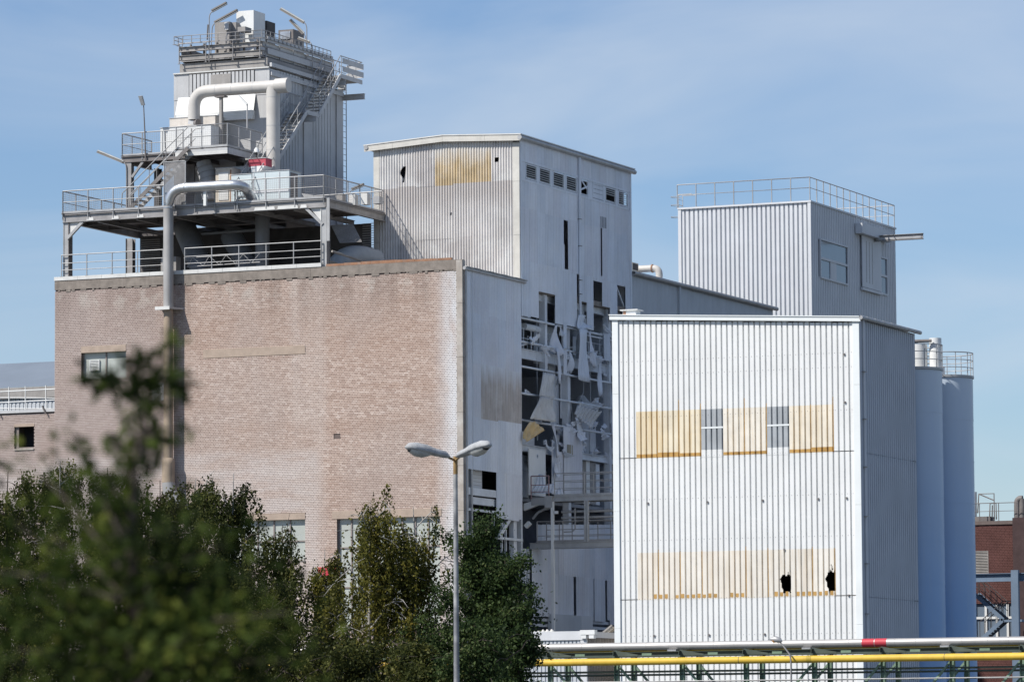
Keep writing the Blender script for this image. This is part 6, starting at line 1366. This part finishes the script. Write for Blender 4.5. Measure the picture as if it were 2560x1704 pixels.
# ------------------------------------------------------------------ trees
def leaf_mat(name, ramp, trans=0.35, rough=0.55):
    m = bpy.data.materials.new(name); m.use_nodes = True; n = m.node_tree; n.nodes.clear(); N = n.nodes.new; lk = n.links.new
    at = N('ShaderNodeAttribute'); at.attribute_name = 'rnd'; cr_ = N('ShaderNodeValToRGB'); e = cr_.color_ramp.elements
    e[0].position, e[0].color = ramp[0][0], (*ramp[0][1], 1); e[1].position, e[1].color = ramp[-1][0], (*ramp[-1][1], 1)
    for p, c in ramp[1:-1]: q = e.new(p); q.color = (*c, 1)
    lk(at.outputs['Fac'], cr_.inputs['Fac'])
    b = N('ShaderNodeBsdfPrincipled'); b.inputs['Roughness'].default_value = rough; b.inputs['Specular IOR Level'].default_value = 0.12
    t = N('ShaderNodeBsdfTranslucent'); mx_ = N('ShaderNodeMixShader'); mx_.inputs[0].default_value = trans; o = N('ShaderNodeOutputMaterial')
    lk(cr_.outputs['Color'], b.inputs['Base Color']); lk(cr_.outputs['Color'], t.inputs['Color']); lk(b.outputs[0], mx_.inputs[1]); lk(t.outputs[0], mx_.inputs[2]); lk(mx_.outputs[0], o.inputs['Surface'])
    return m
LEAF_B = leaf_mat('birch_leaf', [(0, (.020, .022, .008)), (.4, (.10, .10, .02)), (.8, (.175, .16, .032)), (1.0, (.23, .18, .035))])
LEAF_D = leaf_mat('dark_birch_leaf', [(0, (.018, .024, .008)), (.5, (.056, .066, .018)), (.9, (.11, .115, .03)), (1.0, (.18, .16, .045))])
LEAF_G = leaf_mat('green_leaf', [(0, (.016, .030, .012)), (.5, (.046, .075, .024)), (.9, (.09, .125, .042)), (1.0, (.15, .17, .07))])
LEAF_N = leaf_mat('near_leaf', [(0, (.012, .018, .006)), (.45, (.034, .054, .012)), (.78, (.082, .115, .022)), (1.0, (.13, .15, .03))], .45, .8)
BARKB = M('birch_bark', (.40, .38, .35), .85, var=.45, scale=5, streak=.0, fine=.4)
BARKD = M('dark_bark', (.075, .06, .05), .9, var=.3, scale=4)
def leaves(name, C, dirs, size, asp, mat, parent, r, rnd=None):
    n = len(C); C = np.asarray(C); nrm = r.normal(size=(n, 3)); nrm /= np.linalg.norm(nrm, axis=1)[:, None]
    ax = dirs+r.normal(scale=.55, size=(n, 3)); ax /= np.linalg.norm(ax, axis=1)[:, None]
    sd = np.cross(ax, nrm); sd /= (np.linalg.norm(sd, axis=1)[:, None]+1e-9)
    sz = size*r.uniform(.65, 1.25, n)[:, None]
    fold = np.cross(ax, sd)*sz*.12
    v = np.stack([C, C+ax*sz*.5+sd*sz*asp/2+fold, C+ax*sz, C+ax*sz*.5-sd*sz*asp/2+fold], 1).reshape(-1, 3)
    me = bpy.data.meshes.new(name); me.vertices.add(4*n); me.vertices.foreach_set('co', v.ravel().astype(np.float32))
    me.loops.add(4*n); me.loops.foreach_set('vertex_index', np.arange(4*n, dtype=np.int32))
    me.polygons.add(n); me.polygons.foreach_set('loop_start', np.arange(0, 4*n, 4, dtype=np.int32))
    a = me.attributes.new('rnd', 'FLOAT', 'FACE'); a.data.foreach_set('value', (r.random(n) if rnd is None else rnd).astype(np.float32))
    me.update(calc_edges=True); me.validate()
    return link(name, me, mat, parent)
def tree(lbl, base, h, rad, mat, bark, seed, n_limb=22, strands=420, leaf=.115, weep=1.0, lean=(0, 0), z_lo=.22, per=60, shape=1.0, gaps=0.25, group='birch trees in front of the brick building', name='birch_tree', slen=(.7, 2.2), dmul=1.0, limb_up=.55):
    r = np.random.default_rng(seed); bx, by = base
    t = thing(name, lbl, 'tree', (bx, by, 0), group)
    top = np.array([bx+lean[0], by+lean[1], h])
    tr = [np.array([bx, by, 0.0])]
    for k in range(1, 8):
        f = k/8; tr.append(np.array([bx, by, 0])*(1-f)+top*f+np.r_[r.normal(scale=.10*rad/2, size=2), 0])
    tr.append(top)
    r0 = .0115*h+.03
    MB().tube(tr, [r0*(1-.93*(i/8)) for i in range(9)], 8).build('trunk', bark, t)
    def at(f): f = min(max(f, 0), .9999)*8; i = int(f); return tr[i]*(1-(f-i))+tr[i+1]*(f-i)
    br = MB(); pts = []; C = []; D = []; RN = []
    for k in range(n_limb):
        f = z_lo+(.97-z_lo)*(k+r.random()*.8)/n_limb; a = at(f); ang = k*2.4+r.normal(scale=.4)
        prof = math.sin(math.pi*min(1, (1-f)*1.25+.06)**.75*.5)**shape
        L_ = rad*(.35+.75*prof)*r.uniform(.75, 1.15)
        d = np.array([math.cos(ang), math.sin(ang), limb_up+r.uniform(-.1, .35)]); d /= np.linalg.norm(d)
        p1 = a+d*L_*.5; p2 = a+d*L_*.85+np.array([0, 0, -.03*L_]); p3 = a+d*L_*1.05+np.array([0, 0, -.22*L_*weep])
        br.tube([a, p1, p2, p3], [r0*.34*(1-f*.6), r0*.2*(1-f*.5), .018, .008], 5, cap=False)
        for s in np.linspace(.22, 1, 9):
            q = a+(p1-a)*min(s/.5, 1) if s < .5 else p1+(p2-p1)*(s-.5)/.35 if s < .85 else p2+(p3-p2)*(s-.85)/.15
            pts.append((q, L_*(.25+.5*s*(1-s)+.12)))
            if r.random() < .6:
                e = q+r.normal(scale=.30*L_, size=3)*np.array([1, 1, .6]); br.tube([q, (q+e)/2+np.array([0, 0, .08]), e], [.016, .011, .006], 4, cap=False); pts.append((e, L_*.3)); pts.append(((q+e)/2, L_*.3))
    for k in range(10): pts.append((at(.82+.18*k/10), rad*.14))
    tag(br.build('limbs', bark, t), kind='stuff')
    np_ = len(pts); keep = r.random(np_) > gaps*.5
    drapes = int(strands*.42)
    for k in range(drapes):
        i = int(r.integers(np_))
        if not keep[i]: continue
        q, sp = pts[i]; o = q+r.normal(scale=sp*.30, size=3); base_t = float(np.clip(r.normal(.45, .2), 0, 1))
        L0 = r.uniform(*slen)*(1 if weep > .3 else .5); dr = np.array([r.normal(scale=.16), r.normal(scale=.16), 0]); ns = int(r.integers(4, 10))
        for _ in range(ns):
            ln = L0*r.uniform(.5, 1.15); m_ = max(6, int(per*ln/slen[1]*.85)); oo = o+r.normal(scale=.13, size=3)
            if weep > .3:
                s = np.sort(r.random(m_)); sway = r.normal(scale=.07, size=2)
                line = oo+np.outer(s*ln, [0, 0, -weep])+np.outer(s*ln, dr)+np.c_[np.sin(s*3)*sway[0], np.sin(s*3)*sway[1], np.zeros(m_)]
                line += r.normal(scale=.035, size=(m_, 3)); dd = np.tile([0, 0, -.8], (m_, 1))
            else:
                line = oo+r.normal(scale=ln*.20, size=(m_, 3))*np.array([1, 1, .8]); dd = r.normal(size=(m_, 3))*.6+np.array([0, 0, -.3])
            C.append(line); D.append(dd); RN.append(np.clip(base_t+r.normal(scale=.15, size=m_), 0, 1))
    C = np.concatenate(C); D = np.concatenate(D); RN = np.concatenate(RN)
    leaves('crown', C, D, leaf, .62, mat, t, r, RN)
    return t
def at_px(x, y, d): p = P(x, y, d=d); return (p[0], p[1]), p[2]
def place(lbl, x, y, d, rad, mat, bark, seed, **k):
    b, z = at_px(x, y, d); return tree(lbl, b, z, rad, mat, bark, seed, **k)
place('dense dark birch left of the brick annex window', 20, 1178, 168, 2.0, LEAF_D, BARKD, 3, strands=560)
place('dark birch standing between the annex window and the wall stack', 150, 1150, 172, 2.0, LEAF_D, BARKB, 5, strands=640)
place('dark birch just left of the wall stack foot', 268, 1168, 166, 1.9, LEAF_D, BARKD, 8, strands=620)
place('broad dark birch below the wall stack foot', 400, 1200, 165, 2.1, LEAF_D, BARKD, 13, strands=680)
place('round dark birch just right of the wall stack foot', 490, 1195, 168, 1.7, LEAF_D, BARKB, 21, strands=560)
place('spire-topped birch left of the narrow brick window', 584, 1182, 160, 1.9, LEAF_D, BARKB, 34, strands=620, shape=1.7, z_lo=.18)
place('rounded weeping birch in front of the narrow brick window', 706, 1312, 158, 2.1, LEAF_D, BARKD, 55, strands=640, slen=(.9, 2.6), weep=1.15, limb_up=.3)
place('small birch between the two lower brick windows', 812, 1372, 160, 1.1, LEAF_B, BARKB, 71, strands=330)
place('yellowish weeping birch left half before the wide brick window', 905, 1268, 150, 2.3, LEAF_B, BARKB, 89, strands=640, gaps=.9, weep=1.2, lean=(.3, 0), slen=(1.0, 2.6), limb_up=.75)
place('yellowish weeping birch just behind the double street lamp', 1046, 1266, 151, 2.2, LEAF_B, BARKB, 144, strands=640, gaps=.9, weep=1.2, lean=(-.2, 0), slen=(1.0, 2.6), limb_up=.75)
place('leafy green tree right of the double street lamp', 1192, 1305, 148, 1.7, LEAF_G, BARKD, 233, strands=1100, weep=0.0, per=60, leaf=.12, name='green_tree', group='green trees at the tower foot')
place('shorter green tree beside the open tower foot', 1262, 1395, 147, 1.35, LEAF_G, BARKD, 377, strands=1000, weep=0.0, per=60, leaf=.12, name='green_tree', group='green trees at the tower foot')
place('low green tree reaching over the pipe rack end', 1296, 1500, 146, .85, LEAF_G, BARKD, 610, strands=620, weep=0.0, per=60, leaf=.12, name='green_tree', group='green trees at the tower foot')
# low undergrowth that closes the row below the crowns
for i, (x, y, d, rad, lb) in enumerate(((60, 1400, 150, 2.2, 'thick shrub below the leftmost birches'), (330, 1420, 150, 2.6, 'thick shrub below the wall stack'), (600, 1440, 148, 2.4, 'thick shrub below the spire-topped birch'), (1040, 1630, 140, 2.0, 'thick shrub at the double street lamp foot'), (870, 1610, 142, 2.0, 'thick shrub below the wide brick window'), (1210, 1570, 139, 1.7, 'thick shrub below the leafy green tree'))):
    place(lb, x, y, d, rad, LEAF_D if x < 1150 else LEAF_G, BARKD, 700+i, strands=760, weep=.2, per=55, z_lo=.12, n_limb=26, leaf=.12, name='shrub_tree', group='shrubs under the birches')

# yellow standpipe and red box half hidden by the birches
ys = thing('yellow_standpipe', 'yellow standpipe half hidden among the birches', 'pipe', (float(P(826, 1600, v=-3)[0]), -3, 0))
a = P(826, 1462, v=-3); MB().tube([(a[0], -3, 0), (a[0], -3, a[2]-.3)]+arc((a[0], -3, a[2]-.3), (a[0], -3, a[2]), (a[0]-.35, -3, a[2]), 5)+[(a[0]-.8, -3, a[2])], .13, 12).build('pipe', YEL, ys)
a = P(822, 1423, v=-2); ho_ = MB().box(a[0]-.5, a[0]+.45, -2.2, -1.7, a[2]-.28, a[2]+.12).build('red_box', REDP); tag(ho_, 'small red box half hidden among the birches', 'box'); MB().box(a[0]-.1, a[0]+.1, -2.05, -1.85, 0, a[2]-.28).build('post', GREEND, ho_)

# ------------------------------------------------------------------ out-of-focus tree close to the camera
def near_tree():
    r = np.random.default_rng(5); D_ = 14.0
    b = P(330, 1704, d=D_); t = thing('near_tree', 'out-of-focus dark green tree with a sparse leading shoot before the wall stack', 'tree', (b[0], b[1], 0))
    trunk = [V3(b[0], b[1], 0), V3(b[0]+.05, b[1], 2), V3(b[0]-.04, b[1]+.03, 4.2), P(335, 1560, d=D_), P(330, 1300, d=D_), P(345, 1120, d=D_), P(375, 960, d=D_)]
    MB().tube(trunk, [.07, .06, .045, .022, .014, .009, .004], 8).build('trunk', BARKD, t)
    C = []; DD = []; RN = []; br = MB()
    # leading shoots: the long top shoot and the lower mass, given by where each shoot ends
    shoots = [((330, 1330), (355, 1010), 60, 26), ((350, 1060), (420, 850), 34, 15), ((345, 1000), (215, 925), 36, 17), ((350, 1010), (330, 890), 26, 15), ((365, 980), (440, 930), 20, 16), ((375, 960), (470, 960), 8, 14),
              ((330, 1200), (395, 1080), 22, 14), ((330, 1260), (300, 1090), 14, 14), ((330, 1290), (210, 1130), 30, 30), ((320, 1330), (180, 1210), 44, 34), ((320, 1380), (170, 1080), 16, 16), ((300, 1420), (40, 1120), 34, 30), ((330, 1420), (470, 1240), 40, 34), ((330, 1480), (560, 1360), 60, 42), ((330, 1540), (650, 1430), 60, 40), ((320, 1500), (110, 1330), 70, 48), ((300, 1560), (20, 1290), 70, 52), ((330, 1600), (720, 1530), 70, 40), ((320, 1600), (60, 1480), 110, 60), ((340, 1640), (600, 1560), 110, 60), ((350, 1690), (730, 1650), 90, 48), ((300, 1680), (20, 1620), 120, 64), ((330, 1560), (420, 1380), 80, 50), ((330, 1500), (260, 1300), 80, 46), ((340, 1720), (470, 1590), 120, 60), ((320, 1730), (200, 1560), 120, 60), ((340, 1760), (640, 1720), 120, 60), ((330, 1780), (100, 1720), 120, 60), ((360, 1010), (470, 1000), 5, 10), ((340, 1100), (505, 1075), 5, 12), ((300, 1500), (-60, 1420), 80, 60), ((320, 1600), (450, 1470), 90, 56), ((330, 1620), (560, 1500), 80, 56), ((330, 1650), (330, 1450), 120, 70)]
    for (xa, ya), (xb, yb), n, sp in shoots:
        a, b2 = P(xa, ya, d=D_+r.uniform(-.25, .25)), P(xb, yb, d=D_+r.uniform(-.5, .6)); br.tube([a, (a+b2)/2+V3(0, 0, .02), b2], [.007, .005, .002], 4, cap=False)
        n = int(n*(1.9 if yb > 1200 else 2.7)); sp = sp*(1 if yb > 1200 else .8); s = r.random(n)**.8; q = a+np.outer(s, b2-a)+r.normal(scale=sp/792*1.0, size=(n, 3))*np.array([1, 2.2, 1])
        C.append(q); DD.append(np.tile((b2-a)/np.linalg.norm(b2-a), (n, 1))*.7+np.array([0, 0, -.2])); bt = r.normal(.45, .26); RN.append(np.clip(bt+r.normal(scale=.2, size=n), 0, 1))
    # the crown goes on below the frame
    n = 2600; q = V3(b[0], b[1], 3.9)+r.normal(size=(n, 3))*np.array([.8, .8, .62]); q = q[q[:, 2] < 5.05]
    C.append(q); DD.append(r.normal(size=(len(q), 3))); RN.append(np.clip(r.normal(.4, .2, len(q)), 0, 1))
    br.build('limbs', BARKD, t)
    leaves('crown', np.concatenate(C), np.concatenate(DD), .05, .55, LEAF_N, t, r, np.concatenate(RN))
near_tree()
# ------------------------------------------------------------------ end
